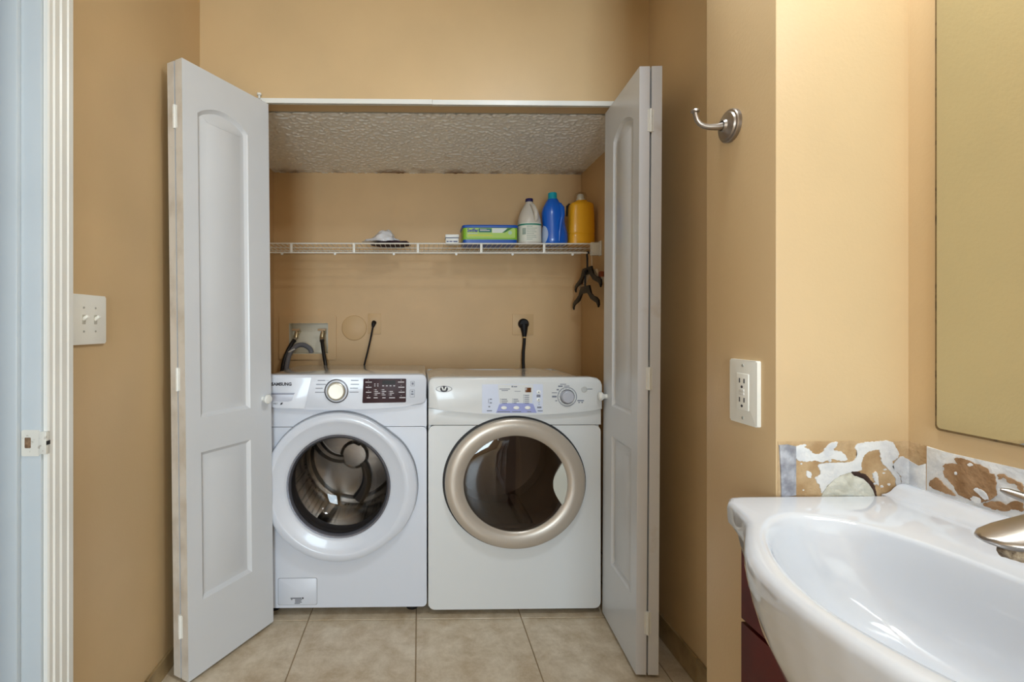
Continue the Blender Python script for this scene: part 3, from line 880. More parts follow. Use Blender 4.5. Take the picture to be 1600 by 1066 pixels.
# printed control field
cf = obj('control_field', prism(B(), [(0.249, 0.8155), (0.491, 0.8155), (0.491, 0.930), (0.249, 0.930)], XZ, yd - 0.0006, yd + 0.001), PANELB, da)
obj('white_field', prism(B(), [(0.318, 0.856), (0.448, 0.856), (0.452, 0.928), (0.312, 0.928)], XZ, yd - 0.0010, yd), APPWARM, cf)
obj('lavender_field', prism(B(), [(0.3045, 0.8170), (0.466, 0.8170), (0.452, 0.852), (0.430, 0.8545), (0.335, 0.8545), (0.317, 0.850)], XZ, yd - 0.0014, yd), PANELV, cf)
for x in (0.336, 0.385, 0.430):
    obj('button', lathe(B(), [(1.0, 0), (1.0, -0.002), (0.8, -0.0034), (0, -0.0036)], (x, yd - 0.001, 0.8370), 'Y', 24, lambda a, r: (0.0115 * r, 0.0068 * r)), WPLAS, cf)
obj('led_display', prism(B(), [(0.420, 0.898), (0.444, 0.898), (0.444, 0.9165), (0.420, 0.9165)], XZ, yd - 0.0022, yd, bev=0.0008), LEDB, cf)
for z in (0.8985, 0.8685):
    bt = obj('button', lathe(B(), [(0.0078, 0), (0.0078, -0.002), (0.006, -0.003), (0, -0.0032)], (0.4735, yd - 0.0004, z), 'Y', 20), WPLAS, cf)
rows = [(0.466, 0.8785, 0.015, 0.0095), (0.4712, 0.8965, 0.0046, 0.004), (0.4712, 0.8665, 0.0046, 0.004)]
rows = [(x, z, a, b) for x, z, a, b in rows]
bm = bars(B(), rows[:1], yd - 0.0016)
bars(bm, rows[1:], yd - 0.0042)
bars(bm, [(0.366, 0.918, 0.006, 0.006), (0.374, 0.9185, 0.014, 0.004), (0.318, 0.910, 0.042, 0.0026), (0.326, 0.904, 0.026, 0.0026), (0.378, 0.9015, 0.024, 0.0016)], yd - 0.0018)
for x, ws in ((0.326, (0.022, 0.025, 0.022)), (0.374, (0.018, 0.022, 0.012))):
    for k, ww in enumerate(ws):
        bars(bm, [(x, 0.8690 - 0.0072 * k, ww, 0.0030), (x - 0.0045, 0.8690 - 0.0072 * k, 0.0018, 0.0045)], yd - 0.0018)
for k in range(5):
    bars(bm, [(0.418, 0.8845 - 0.0076 * k, 0.018, 0.0030), (0.4135, 0.8845 - 0.0076 * k, 0.0018, 0.0045)], yd - 0.0018)
bars(bm, [(0.279, 0.869, 0.009, 0.004), (0.279, 0.8545, 0.009, 0.004), (0.274, 0.855, 0.0014, 0.018), (0.274, 0.839, 0.007, 0.005), (0.268, 0.8235, 0.020, 0.0035),
          (0.310, 0.8195, 0.05, 0.0034), (0.368, 0.8195, 0.036, 0.0034), (0.428, 0.8195, 0.016, 0.0034), (0.468, 0.835, 0.017, 0.006), (0.470, 0.8225, 0.02, 0.0034), (0.474, 0.849, 0.003, 0.003), (0.474, 0.858, 0.003, 0.003)], yd - 0.0020)
obj('control_print', bm, PRINTG, cf, kind='stuff')
# dial
dk = obj('dial_ring', lathe(B(), [(0.0385, 0), (0.0385, -0.0015), (0.0362, -0.0015), (0.0362, 0)], (0.588, yd, 0.880), 'Y', 40), PRINTG, da)
obj('dial_knob', lathe(B(), [(0.0262, 0), (0.0262, -0.006), (0.0235, -0.016), (0.021, -0.018), (0, -0.0185)], (0.588, yd, 0.880), 'Y', 32), mat('dial_knob_grey', (190, 192, 202), 0.3, 0.2), dk)
obj('dial_skirt', lathe(B(), [(0.0290, 0), (0.0290, -0.003), (0.026, -0.004)], (0.588, yd, 0.880), 'Y', 32), RINGD, dk)
bm = B()
for k in range(8):
    a = math.radians(75 + 21 * k)
    x, z = 0.588 + 0.0325 * math.cos(a), 0.880 + 0.0325 * math.sin(a)
    bars(bm, [(x - 0.001, z - 0.001, 0.002, 0.002)], yd - 0.0006)
bars(bm, [(0.560, 0.928, 0.024, 0.0028), (0.552, 0.919, 0.018, 0.0055), (0.575, 0.921, 0.022, 0.0028), (0.546, 0.905, 0.009, 0.0055), (0.527, 0.8945, 0.021, 0.0026), (0.528, 0.877, 0.018, 0.007), (0.541, 0.862, 0.007, 0.004),
          (0.629, 0.862, 0.026, 0.0045), (0.633, 0.8545, 0.005, 0.0045), (0.645, 0.8545, 0.006, 0.0045), (0.669, 0.909, 0.020, 0.0026)], yd - 0.0006)
obj('dial_print', bm, PRINTG, da, kind='stuff')
obj('signal_button', lathe(B(), [(0.0118, 0), (0.0118, -0.002), (0.0095, -0.003), (0.009, -0.0005), (0, -0.0005)], (0.656, yd, 0.909), 'Y', 28), mat('button_grey', (190, 190, 188), 0.4), da)

# elliptical porthole door
EL = lambda a, r: (r, r * 0.925)
D3 = (DC[0], 0, DC[1])
obj('door_seam', lathe(B(), [(0.288, 1.9455), (0.287, 1.939), (0.278, 1.937), (0.270, 1.943)], D3, 'Y', 96, EL), GAP, da)
dd = obj('porthole_door', lathe(B(), [(0.270, 1.944), (0.2795, 1.938), (0.2800, 1.924), (0.2765, 1.915), (0.268, 1.909), (0.250, 1.9065), (0.225, 1.9085), (0.212, 1.9135), (0.206, 1.919), (0.2045, 1.932)], D3, 'Y', 96, EL), TANMET, da, angle=30)
obj('door_glass', lathe(B(), [(0.2055, 1.924), (0.19, 1.9215), (0.15, 1.9198), (0.08, 1.9188), (0, 1.9185)], D3, 'Y', 72, EL), GLASSD, dd)
# finger scoop at the right of the glass
sc = []
for k in range(13):
    f = k / 12
    sc.append((0.568 - 0.038 * math.sin(PI * f), 0.449 + 0.170 * f))
for k in range(1, 12):
    f = 1 - k / 12
    z = 0.449 + 0.170 * f
    zz = (z - DC[1]) / (0.2055 * 0.925)
    sc.append((DC[0] + 0.2055 * math.sqrt(max(0, 1 - zz * zz)), z))
obj('door_handle_scoop', prism(B(), sc[::-1], XZ, 1.9155, 1.930, bev=0.003), SCOOP, dd)
dmat = mat('dryer_drum', (196, 186, 172), 0.4, 0.3)
dm2 = obj('drum', lathe(B(), [(0.216, 1.958), (0.222, 2.00), (0.262, 2.03), (0.265, 2.45), (0.24, 2.48), (0.05, 2.485), (0, 2.47)], D3, 'Y', 64), dmat, da)
for k in range(3):
    a = math.radians(-70 + 120 * k)
    c, s_ = math.cos(a), math.sin(a)
    obj('drum_paddle', tube(B(), [(DC[0] + 0.25 * c, 2.05 + 0.05 * i, DC[1] + 0.25 * s_) for i in range(9)], [0.012] + [0.028] * 7 + [0.012], 10), dmat, dm2)
obj('lint_grille', box(B(), DC[0] - 0.10, DC[0] + 0.10, 1.97, 2.015, DC[1] - 0.206, DC[1] - 0.194, 0.004), mat('lint_grille_grey', (170, 166, 160), 0.5), da)
for x in (dx0 + 0.06, dx1 - 0.06):
    for y in (dy0 + 0.07, dy1 - 0.06):
        obj('foot', lathe(B(), [(0, 0), (0.022, 0), (0.022, 0.012), (0.012, 0.016), (0.012, 0.034)], (x, y, 0), 'Z', 16), BLACK, da)

# ================================================================== WIRE SHELF
ZS = 1.583
YS0, YS1 = 2.495, 2.795
sh = thing('wire_shelf', 'white ventilated wire shelf across the closet above the machines', 'shelf', (0.05, 2.65, ZS))
for z, y in ((ZS, YS0), (ZS - 0.047, YS0)):
    obj('front_rail', tube(B(), [(CXL + 0.004, y, z), (CXR - 0.004, y, z + 0.003)], 0.0036, 10), WIREW, sh)
for y in (2.60, 2.70, 2.790):
    obj('support_rail', tube(B(), [(CXL + 0.004, y, ZS - 0.0045), (CXR - 0.004, y, ZS - 0.0045)], 0.0026, 8), WIREW, sh)
for x in (-0.653, -0.334, -0.007, 0.319, 0.643):
    obj('lip_strut', box(B(), x - 0.0065, x + 0.0065, YS0 - 0.004, YS0 + 0.002, ZS - 0.047, ZS, 0.0015), WIREW, sh)
bm = B()
x = CXL + 0.02
while x < CXR - 0.01:
    tube(bm, [(x, YS0, ZS + 0.002), (x, YS1, ZS + 0.0005)], 0.0016, 6)
    x += 0.0254
obj('deck_wires', bm, WIREW, sh, kind='stuff')
for xx, nm in ((CXR - 0.055, 0), (CXL, 1)):
    bm = B()
    box(bm, xx + 0.001, xx + 0.054, YS0 - 0.010, YS0 + 0.010, ZS - 0.058, ZS + 0.010, 0.004)
    xw = CXR if nm == 0 else CXL
    box(bm, xw - 0.006 if nm == 0 else xw + 0.0005, xw - 0.0005 if nm == 0 else xw + 0.006, YS0 - 0.016, YS0 + 0.016, ZS - 0.060, ZS + 0.018, 0.002)
    obj('end_bracket', bm, WPLAS, sh)
bm = B()
for x in (-0.70, -0.43, -0.13, 0.19, 0.48, 0.79):
    c = lathe(bm, [(0.0, -0.004), (0.006, -0.004), (0.006, 0.004), (0.0, 0.004)], (x, YS0, ZS - 0.053), 'Y', 10)
obj('rail_clips', bm, WPLAS, sh, kind='stuff')

ZB = ZS + 0.0042
# bleach jug
bx_, by_ = 0.582, 2.565
j = thing('bleach_jug', 'translucent white bleach jug with navy cap and green banded label', 'bottle', (bx_, by_, ZB))
jm = mat('translucent_white', (204, 194, 180), 0.3, spec=0.4)
prof = [(0, 0.052, 3.2), (0.004, 0.058, 3), (0.02, 0.0605, 2.8), (0.115, 0.0605, 2.6), (0.128, 0.0600, 2.4), (0.150, 0.056, 2.2), (0.175, 0.047, 2.1), (0.200, 0.034, 2), (0.218, 0.023, 2), (0.226, 0.019, 2), (0.234, 0.018, 2)]
jb_ = obj('jug_body', loft(B(), [(bx_, by_, ZB + z, r, r * 0.92, p) for z, r, p in prof], 36), jm, j)
bm = tube(B(), [(bx_ + 0.006, by_ - 0.024, ZB + 0.214), (bx_ + 0.012, by_ - 0.048, ZB + 0.196), (bx_ + 0.020, by_ - 0.064, ZB + 0.165), (bx_ + 0.024, by_ - 0.060, ZB + 0.135), (bx_ + 0.022, by_ - 0.05, ZB + 0.122)], [0.009, 0.011, 0.012, 0.012, 0.010], 12)
obj('jug_handle', bm, jm, j)
lb = obj('label', loft(B(), [(bx_, by_, ZB + z, 0.0611, 0.0611 * 0.92, p) for z, p in ((0.012, 2.8), (0.110, 2.65))], 36, cap=False), mat('label_cream', (222, 220, 206), 0.5), j)
obj('label_band', loft(B(), [(bx_, by_, ZB + z, 0.0615, 0.0615 * 0.92, 2.7) for z in (0.098, 0.1065)], 36, cap=False), mat('label_green', (44, 130, 108), 0.5), lb)
bm = B()
for k in range(8):
    z = ZB + 0.090 - 0.0095 * k
    a = (0.03, 0.052, 0.044, 0.05, 0.038, 0.048, 0.05, 0.03)[k]
    box(bm, bx_ - 0.025, bx_ - 0.025 + a, by_ - 0.0570, by_ - 0.050, z, z + 0.0022)
box(bm, bx_ - 0.045, bx_ - 0.030, by_ - 0.0562, by_ - 0.045, ZB + 0.050, ZB + 0.082)
obj('label_print', bm, mat('label_grey_green', (150, 164, 150), 0.5), lb, kind='stuff')
obj('cap', lathe(B(), [(0, 0), (0.0205, 0), (0.0205, 0.014), (0.019, 0.0165), (0, 0.0165)], (bx_, by_, ZB + 0.230), 'Z', 24), mat('cap_navy', (34, 26, 84), 0.4), j)

# blue detergent bottle
bx_, by_ = 0.714, 2.560
b = thing('detergent_bottle', 'blue laundry detergent bottle with teal cap', 'bottle', (bx_, by_, ZB))
blue = mat('blue_plastic', (8, 94, 196), 0.25, coat=0.3)
prof = [(0, 0.060, 0.042, 0.002), (0.006, 0.065, 0.046, 0.002), (0.030, 0.068, 0.048, 0.002), (0.065, 0.066, 0.048, 0.001), (0.095, 0.061, 0.047, -0.002), (0.118, 0.058, 0.046, -0.004),
        (0.145, 0.0595, 0.046, -0.006), (0.170, 0.0595, 0.045, -0.007), (0.195, 0.054, 0.042, -0.008), (0.215, 0.043, 0.036, -0.009), (0.230, 0.034, 0.030, -0.010), (0.238, 0.029, 0.028, -0.010), (0.242, 0.026, 0.026, -0.010)]
obj('bottle_body', loft(B(), [(bx_ + dx, by_, ZB + z, rx, ry, 2.3) for z, rx, ry, dx in prof], 40), blue, b)
obj('bottle_handle', tube(B(), [(bx_ + 0.022, by_ - 0.020, ZB + 0.214), (bx_ + 0.032, by_ - 0.036, ZB + 0.190), (bx_ + 0.030, by_ - 0.047, ZB + 0.150), (bx_ + 0.020, by_ - 0.049, ZB + 0.110), (bx_ + 0.014, by_ - 0.047, ZB + 0.06), (bx_ + 0.014, by_ - 0.044, ZB + 0.015)], [0.010, 0.012, 0.013, 0.012, 0.009, 0.005], 12), blue, b)
def body_at(z):
    for p0, p1 in zip(prof[:-1], prof[1:]):
        if p0[0] <= z <= p1[0]:
            f = (z - p0[0]) / (p1[0] - p0[0])
            return [p0[k] + (p1[k] - p0[k]) * f for k in (1, 2, 3)]
bm = B(); G2 = []
for jj in range(13):
    t_ = -1 + 2 * jj / 12
    z = 0.053 + 0.049 * t_
    rx, ry, dx = body_at(z)
    row = []
    for ii in range(11):
        a = math.radians(196 + 36 * (-1 + 2 * ii / 10) * math.sqrt(max(0.0, 1 - t_ * t_)))
        ca, sa = math.cos(a), math.sin(a)
        row.append(bm.verts.new((bx_ + dx + 1.012 * rx * math.copysign(abs(ca) ** (2 / 2.3), ca), by_ + 1.012 * ry * math.copysign(abs(sa) ** (2 / 2.3), sa), ZB + z)))
    G2.append(row)
for jj in range(12):
    for ii in range(10):
        bm.faces.new((G2[jj][ii], G2[jj][ii + 1], G2[jj + 1][ii + 1], G2[jj + 1][ii]))
bmesh.ops.remove_doubles(bm, verts=bm.verts, dist=0.00005)
obj('label', bm, mat('label_pale_blue', (176, 190, 216), 0.4), b)
obj('cap', lathe(B(), [(0, 0), (0.0255, 0), (0.0258, 0.006), (0.0235, 0.008), (0.0230, 0.034), (0.0215, 0.038), (0, 0.038)], (bx_ - 0.010, by_, ZB + 0.239), 'Z', 28), mat('cap_teal', (12, 160, 178), 0.35), b)

# yellow softener bottle
bx_, by_ = 0.855, 2.560
b = thing('softener_bottle', 'yellow laundry bottle with clear domed cap at the shelf end', 'bottle', (bx_, by_, ZB))
yel = mat('yellow_plastic', (236, 170, 24), 0.35, coat=0.15)
prof = [(0, 0.062, 0.040), (0.005, 0.0665, 0.044), (0.03, 0.068, 0.046), (0.055, 0.068, 0.046), (0.060, 0.0655, 0.044), (0.066, 0.068, 0.046), (0.15, 0.066, 0.045), (0.205, 0.063, 0.043), (0.216, 0.060, 0.041), (0.224, 0.050, 0.034), (0.229, 0.032, 0.028), (0.236, 0.027, 0.026)]
obj('bottle_body', loft(B(), [(bx_, by_, ZB + z, rx, ry, 3.6) for z, rx, ry in prof], 44), yel, b)
obj('bottle_handle', tube(B(), [(bx_ - 0.056, by_ + 0.010, ZB + 0.222), (bx_ - 0.064, by_ + 0.020, ZB + 0.212), (bx_ - 0.066, by_ + 0.024, ZB + 0.16)], [0.006, 0.008, 0.006], 8), BLACK, b, label='dark handle tip behind the shoulder')
obj('spout', lathe(B(), [(0, 0), (0.023, 0), (0.023, 0.010), (0.019, 0.012), (0.018, 0.026), (0.013, 0.034), (0, 0.036)], (bx_ - 0.002, by_, ZB + 0.2365), 'Z', 24), mat('spout_cream', (226, 218, 200), 0.4), b)
obj('clear_cap', lathe(B(), [(0.031, 0), (0.032, 0.004), (0.0315, 0.030), (0.027, 0.042), (0.016, 0.047), (0, 0.048)], (bx_ - 0.002, by_, ZB + 0.2330), 'Z', 28), CLEARP, b)

# wipes tub
x0, x1, y0, y1 = 0.222, 0.515, 2.505, 2.660
b = thing('wipes_tub', 'green and blue box of floor cleaning cloths beside the bleach jug', 'box', ((x0 + x1) / 2, 2.58, ZB))
green = mat('box_green', (140, 190, 48), 0.4)
bblue = mat('box_blue', (24, 84, 176), 0.35)
yl = mat('box_lime_yellow', (204, 206, 60), 0.4)
tb = obj('tub_body', loft(B(), [((x0 + x1) / 2, 2.5825, ZB + z, (x1 - x0) / 2 - i, (y1 - y0) / 2 - i, 12) for z, i in ((0, 0.010), (0.004, 0.006), (0.022, 0.005))], 48), bblue, b)
obj('tub_side', loft(B(), [((x0 + x1) / 2, 2.5825, ZB + z, (x1 - x0) / 2 - i, (y1 - y0) / 2 - i, 12) for z, i in ((0.022, 0.005), (0.086, 0.004))], 48), green, b)
obj('tub_lid', loft(B(), [((x0 + x1) / 2, 2.5825, ZB + z, (x1 - x0) / 2 - i, (y1 - y0) / 2 - i, 10) for z, i in ((0.082, 0.002), (0.083, 0.0), (0.094, 0.0), (0.097, 0.002), (0.0985, 0.01))], 48), bblue, b)
yf = y0 + 0.0035
lb = obj('front_label', prism(B(), rrect(x0 + 0.022, x1 - 0.018, ZB + 0.030, ZB + 0.081, 0.006), XZ, yf - 0.0004, yf + 0.002), mat('label_lime', (172, 206, 92), 0.4), b)
obj('label_panel', prism(B(), rrect(x0 + 0.085, x0 + 0.152, ZB + 0.058, ZB + 0.079, 0.003), XZ, yf - 0.0010, yf), mat('label_deep_green', (20, 108, 92), 0.4), lb)
obj('label_white_field', prism(B(), [(x0 + 0.155, ZB + 0.056), (x0 + 0.215, ZB + 0.056), (x0 + 0.232, ZB + 0.080), (x0 + 0.155, ZB + 0.080)], XZ, yf - 0.0010, yf), mat('label_white', (220, 226, 216), 0.4), lb)
obj('label_green_swoosh', prism(B(), [(x0 + 0.206, ZB + 0.056), (x0 + 0.222, ZB + 0.058), (x0 + 0.262, ZB + 0.081), (x0 + 0.236, ZB + 0.080)], XZ, yf - 0.0014, yf), mat('label_dark_green', (34, 110, 40), 0.4), lb)
obj('label_yellow_band', prism(B(), [(x0 + 0.030, ZB + 0.040), (x0 + 0.16, ZB + 0.040), (x0 + 0.15, ZB + 0.047), (x0 + 0.030, ZB + 0.047)], XZ, yf - 0.0010, yf), yl, lb)
obj('label_seal', prism(B(), circ(x0 + 0.248, ZB + 0.057, 0.010, 20), XZ, yf - 0.0012, yf), mat('seal_pale', (176, 206, 176), 0.4), lb)
obj('brand_lettering', text_mesh(B(), 'Swiffer', 0.026, face_y(x0 + 0.026, yf - 0.0014, ZB + 0.060), 0.0003, 0.058, 0.0008), mat('lettering_violet', (54, 60, 150), 0.4), lb)
obj('label_print', bars(B(), [(x0 + 0.092, ZB + 0.066, 0.05, 0.004), (x0 + 0.028, ZB + 0.051, 0.05, 0.0025), (x0 + 0.092, ZB + 0.073, 0.034, 0.002)], yf - 0.0016), PRINTW, lb, kind='stuff')

# small carton
b = thing('small_carton', 'small white carton with blue printed band left of the green box', 'box', (0.170, 2.55, ZB))
obj('carton_body', box(B(), 0.137, 0.204, 2.515, 2.575, ZB, ZB + 0.030, 0.002), WPLAS, b)
obj('carton_lid', box(B(), 0.135, 0.206, 2.513, 2.577, ZB + 0.0325, ZB + 0.049, 0.003), WPLAS, b)
obj('carton_band', box(B(), 0.1365, 0.2045, 2.5145, 2.5755, ZB + 0.029, ZB + 0.034), mat('band_slate', (70, 78, 108), 0.5), b)
obj('carton_print', bars(B(), [(0.141, ZB + 0.009, 0.012, 0.006), (0.156, ZB + 0.009, 0.016, 0.006), (0.176, ZB + 0.009, 0.022, 0.006)], 2.5142), mat('print_blue', (74, 80, 120), 0.5), b, kind='stuff')

# crumpled plastic bag and dark cloth
bm = B()
bmesh.ops.create_uvsphere(bm, u_segments=44, v_segments=24, radius=1.0)
for v in bm.verts:
    p = v.co.copy()
    nz = noise.noise(p * 2.3) * 0.20 + noise.noise(p * 6.0) * 0.12
    h = 1 + nz
    xx, yy, zz = p.x * h, p.y * h, max(p.z * h, -0.05)
    peak = math.exp(-((xx - 0.35) / 0.55) ** 2)
    v.co = (-0.205 + 0.098 * xx, 2.60 + 0.07 * yy, ZB + 0.020 + 0.055 * zz * (0.35 + 0.95 * peak))
o = obj('plastic_bag', bm, mat('bag_white', (226, 224, 226), 0.25, bump=0.8, bscale=60, coat=0.3), None, (-0.205, 2.60, ZB))
tag(o, 'crumpled white plastic bag lying on the wire shelf', 'bag')
bm = B()
bmesh.ops.create_uvsphere(bm, u_segments=40, v_segments=16, radius=1.0)
for v in bm.verts:
    p = v.co.copy()
    h = 1 + noise.noise(p * 3.1 + Vector((4, 1, 2))) * 0.25
    lift = 0.016 if p.z > 0 else 0.004
    v.co = (-0.150 + 0.100 * p.x * h, 2.585 + 0.08 * p.y * h, ZB + 0.0045 + lift * p.z * h * (1 + 0.9 * max(0, p.x)))
o = obj('dark_cloth', bm, mat('cloth_plum', (66, 40, 50), 0.85, rgb2=(40, 28, 34), vscale=30, bump=0.6, bscale=90), None, (-0.15, 2.585, ZB))
tag(o, 'dark plum cloth folded under the white bag', 'cloth')


# ================================================================== HANGERS
half = [(0.065, 0.0), (0.078, -0.022), (0.092, -0.044), (0.122, -0.058), (0.165, -0.067), (0.193, -0.082), (0.199, -0.104), (0.184, -0.118), (0.181, -0.102), (0.166, -0.091), (0.124, -0.082), (0.086, -0.072), (0.062, -0.052), (0.045, -0.037), (0.0, -0.037)]
def hanger(label, cat_x, yc, ztop, zhook, kz, m, clip=None, thick=0.016):
    t = thing('clothes_hanger', label, 'hanger', (cat_x, yc, ztop), 'hangers at the shelf end')
    out = [(yc + a, ztop + b * kz) for a, b in half] + [(yc - a, ztop + b * kz) for a, b in half[-2::-1]]
    obj('hanger_arms', prism(B(), out, lambda u, v, d: (cat_x + d, u, v), -thick / 2, thick / 2, bev=0.003), m, t)
    pts = [(cat_x, yc, ztop - 0.004), (cat_x, yc, zhook - 0.022), (cat_x, yc + 0.004, zhook - 0.006)]
    R = 0.0115
    for k in range(9):
        a = math.radians(-20 + 25 * k)
        pts.append((cat_x, yc - 0.009 + R * math.cos(a) + 0.001, zhook + 0.0 + R * math.sin(a)))
    obj('hanger_hook', tube(B(), pts, 0.0050 if clip is None else 0.0038, 8), m, t)
    if clip:
        for sgn in (-1, 1):
            bm = B()
            box(bm, cat_x - 0.011, cat_x + 0.011, yc + sgn * 0.13 - 0.012, yc + sgn * 0.13 + 0.012, ztop - 0.062, ztop - 0.020, 0.004)
            obj('hanger_clip', bm, clip, t)
    return t
hanger('black plastic hanger, upper of the two dark hangers at the shelf end', 0.8720, 2.509, 1.466, ZS - 0.0485, 1.0, BLACK, thick=0.009)
hanger('black plastic hanger, lower of the two dark hangers at the shelf end', 0.8620, 2.512, 1.369, 1.440, 1.0, BLACK, thick=0.009)
hanger('white plastic hanger with reddish clips behind the black hangers', 0.895, 2.507, 1.450, ZS - 0.0485, 0.75, mat('hanger_cream', (226, 206, 180), 0.4), mat('clip_rust', (138, 70, 40), 0.5), thick=0.012)

# ================================================================== UTILITIES ON THE CLOSET BACK WALL
ob = thing('washer_outlet_box', 'recessed washer outlet box with white inside and two water taps', 'utility box', (-0.636, YB, 1.09))
bm = prism(B(), rrect(-0.799, -0.474, 0.969, 1.222, 0.012), XZ, YB - 0.011, YB, holes=[rrect(-0.744, -0.521, 1.002, 1.178, 0.004, 2)])
obj('box_flange', bm, CLOSETP, ob)
bm = B()
box(bm, -0.745, -0.520, YB + 0.072, YB + 0.076, 1.001, 1.179)
box(bm, -0.7455, -0.7425, YB - 0.004, YB + 0.076, 1.001, 1.179)
box(bm, -0.5225, -0.5195, YB - 0.004, YB + 0.076, 1.001, 1.179)
box(bm, -0.745, -0.520, YB - 0.004, YB + 0.076, 1.176, 1.179)
box(bm, -0.745, -0.520, YB - 0.004, YB + 0.076, 1.001, 1.004)
obj('box_liner', bm, mat('box_liner_white', (232, 222, 200), 0.45), ob)
brass = mat('tap_brass', (196, 178, 140), 0.3, 0.8)
for x in (-0.704, -0.556):
    v = obj('tap', tube(B(), [(x, YB + 0.07, 1.128), (x, YB + 0.03, 1.128), (x, YB + 0.012, 1.122), (x - 0.002, YB + 0.004, 1.105), (x - 0.003, YB + 0.002, 1.090)], [0.011, 0.011, 0.013, 0.013, 0.014], 12), brass, ob)
    bm = B()
    box(bm, x - 0.026, x + 0.018, YB - 0.004, YB + 0.006, 1.134, 1.146, 0.003)
    box(bm, x - 0.004, x + 0.004, YB - 0.002, YB + 0.012, 1.120, 1.136, 0.002)
    obj('tap_handle', bm, mat('tap_handle_tan', (196, 160, 120), 0.5), v)
t = obj('round_cover_plate', lathe(B(), [(0, -0.007), (0.066, -0.007), (0.070, -0.005), (0.072, 0)], (-0.3735, YB, 1.1505), 'Y', 48), CLOSETP, None, (-0.3735, YB, 1.1505))
tag(t, 'round painted blank cover on the closet back wall', 'cover plate')
W[t] = Vector((-0.3735, YB, 1.1505))
obj('centre_screw', lathe(B(), [(0, -0.0095), (0.003, -0.009), (0.0035, -0.007)], (-0.3735, YB, 1.1505), 'Y', 12), CLOSETP, t)


def outlet(name, label, cat, x0, x1, z0, z1):
    t = thing(name, label, cat, ((x0 + x1) / 2, YB, (z0 + z1) / 2))
    obj('cover_plate', prism(B(), rrect(x0, x1, z0, z1, 0.004), XZ, YB - 0.009, YB, bev=0.0015), CLOSETP, t)
    return t
t = outlet('wall_outlet', 'painted wall outlet plate behind the washer with a thin cord plugged in', 'outlet', -0.294, -0.221, 1.116, 1.234)
obj('socket_face', prism(B(), rrect(-0.2745, -0.2405, 1.180, 1.208, 0.008), XZ, YB - 0.0105, YB - 0.004), CLOSETP, t)
obj('socket_face', prism(B(), rrect(-0.2745, -0.2405, 1.142, 1.170, 0.008), XZ, YB - 0.0105, YB - 0.004), CLOSETP, t)
t = outlet('dryer_outlet', 'square painted outlet plate behind the dryer with the big black plug', 'outlet', 0.536, 0.658, 1.112, 1.230)
obj('socket_face', lathe(B(), [(0, -0.0105), (0.026, -0.0105), (0.027, -0.006)], (0.599, YB, 1.171), 'Y', 28), BLACK, t)

c = obj('power_cord', tube(B(), [(-0.263, YB - 0.034, 1.157), (-0.272, YB - 0.05, 1.10), (-0.288, YB - 0.075, 1.02), (-0.306, YB - 0.095, 0.94), (-0.318, YB - 0.105, 0.84), (-0.325, YB - 0.115, 0.70), (-0.325, YB - 0.139, 0.62)], 0.0052, 10), BLACK, wa, label='thin black power cord')
obj('plug', tube(B(), [(-0.258, YB - 0.0078, 1.180), (-0.258, YB - 0.022, 1.180), (-0.260, YB - 0.032, 1.172), (-0.263, YB - 0.034, 1.155)], [0.013, 0.014, 0.012, 0.007], 14), BLACK, c)
c = obj('power_cord', tube(B(), [(0.602, YB - 0.027, 1.092), (0.599, YB - 0.034, 1.06), (0.592, YB - 0.048, 1.02), (0.588, YB - 0.06, 0.97), (0.588, YB - 0.072, 0.90), (0.590, YB - 0.09, 0.80), (0.60, YB - 0.12, 0.68), (0.60, YB - 0.159, 0.62)], 0.0088, 12), BLACK, da, label='thick black power cord')
bm = lathe(B(), [(0, -0.034), (0.022, -0.034), (0.029, -0.028), (0.031, -0.0085), (0, -0.0085)], (0.599, YB, 1.174), 'Y', 28)
tube(bm, [(0.599, YB - 0.022, 1.172), (0.601, YB - 0.024, 1.145), (0.602, YB - 0.026, 1.12), (0.602, YB - 0.027, 1.100)], [0.024, 0.020, 0.015, 0.011], 14)
obj('plug', bm, BLACK, c)
obj('plug_ring', tube(B(), [(0.602, YB - 0.027, 1.101), (0.602, YB - 0.027, 1.090)], 0.0085, 12), mat('ring_tan', (206, 170, 110), 0.5), c)


def hose(label, pts, rr, m, cuff=True):
    t = thing('water_hose', label, 'hose', pts[0])
    # resample with catmull-rom
    P = [Vector(p) for p in pts]
    Q = []
    for i in range(len(P) - 1):
        p0, p1, p2, p3 = P[max(i - 1, 0)], P[i], P[i + 1], P[min(i + 2, len(P) - 1)]
        for k in range(6):
            f = k / 6
            Q.append(0.5 * ((2 * p1) + (p2 - p0) * f + (2 * p0 - 5 * p1 + 4 * p2 - p3) * f * f + (3 * p1 - p0 - 3 * p2 + p3) * f ** 3))
    Q.append(P[-1])
    obj('hose', tube(B(), Q, rr, 12), m, t)
    if cuff:
        d = (P[1] - P[0]).normalized()
        obj('coupling', tube(B(), [P[0] - d * 0.002, P[0] + d * 0.020], 0.0145, 12), CHROME, t)
    return t
hose('black rubber hose on the left tap, leaning left behind the washer', [(-0.707, YB + 0.002, 1.090), (-0.722, YB - 0.03, 1.062), (-0.745, YB - 0.065, 1.00), (-0.760, YB - 0.080, 0.93), (-0.770, YB - 0.085, 0.80), (-0.76, YB - 0.085, 0.66)], 0.0115, BLACKR)
hose('black rubber hose on the right tap, leaning right behind the washer', [(-0.559, YB + 0.002, 1.090), (-0.549, YB - 0.03, 1.058), (-0.533, YB - 0.062, 0.99), (-0.520, YB - 0.080, 0.93), (-0.508, YB - 0.085, 0.80), (-0.52, YB - 0.085, 0.66)], 0.0105, BLACKR)
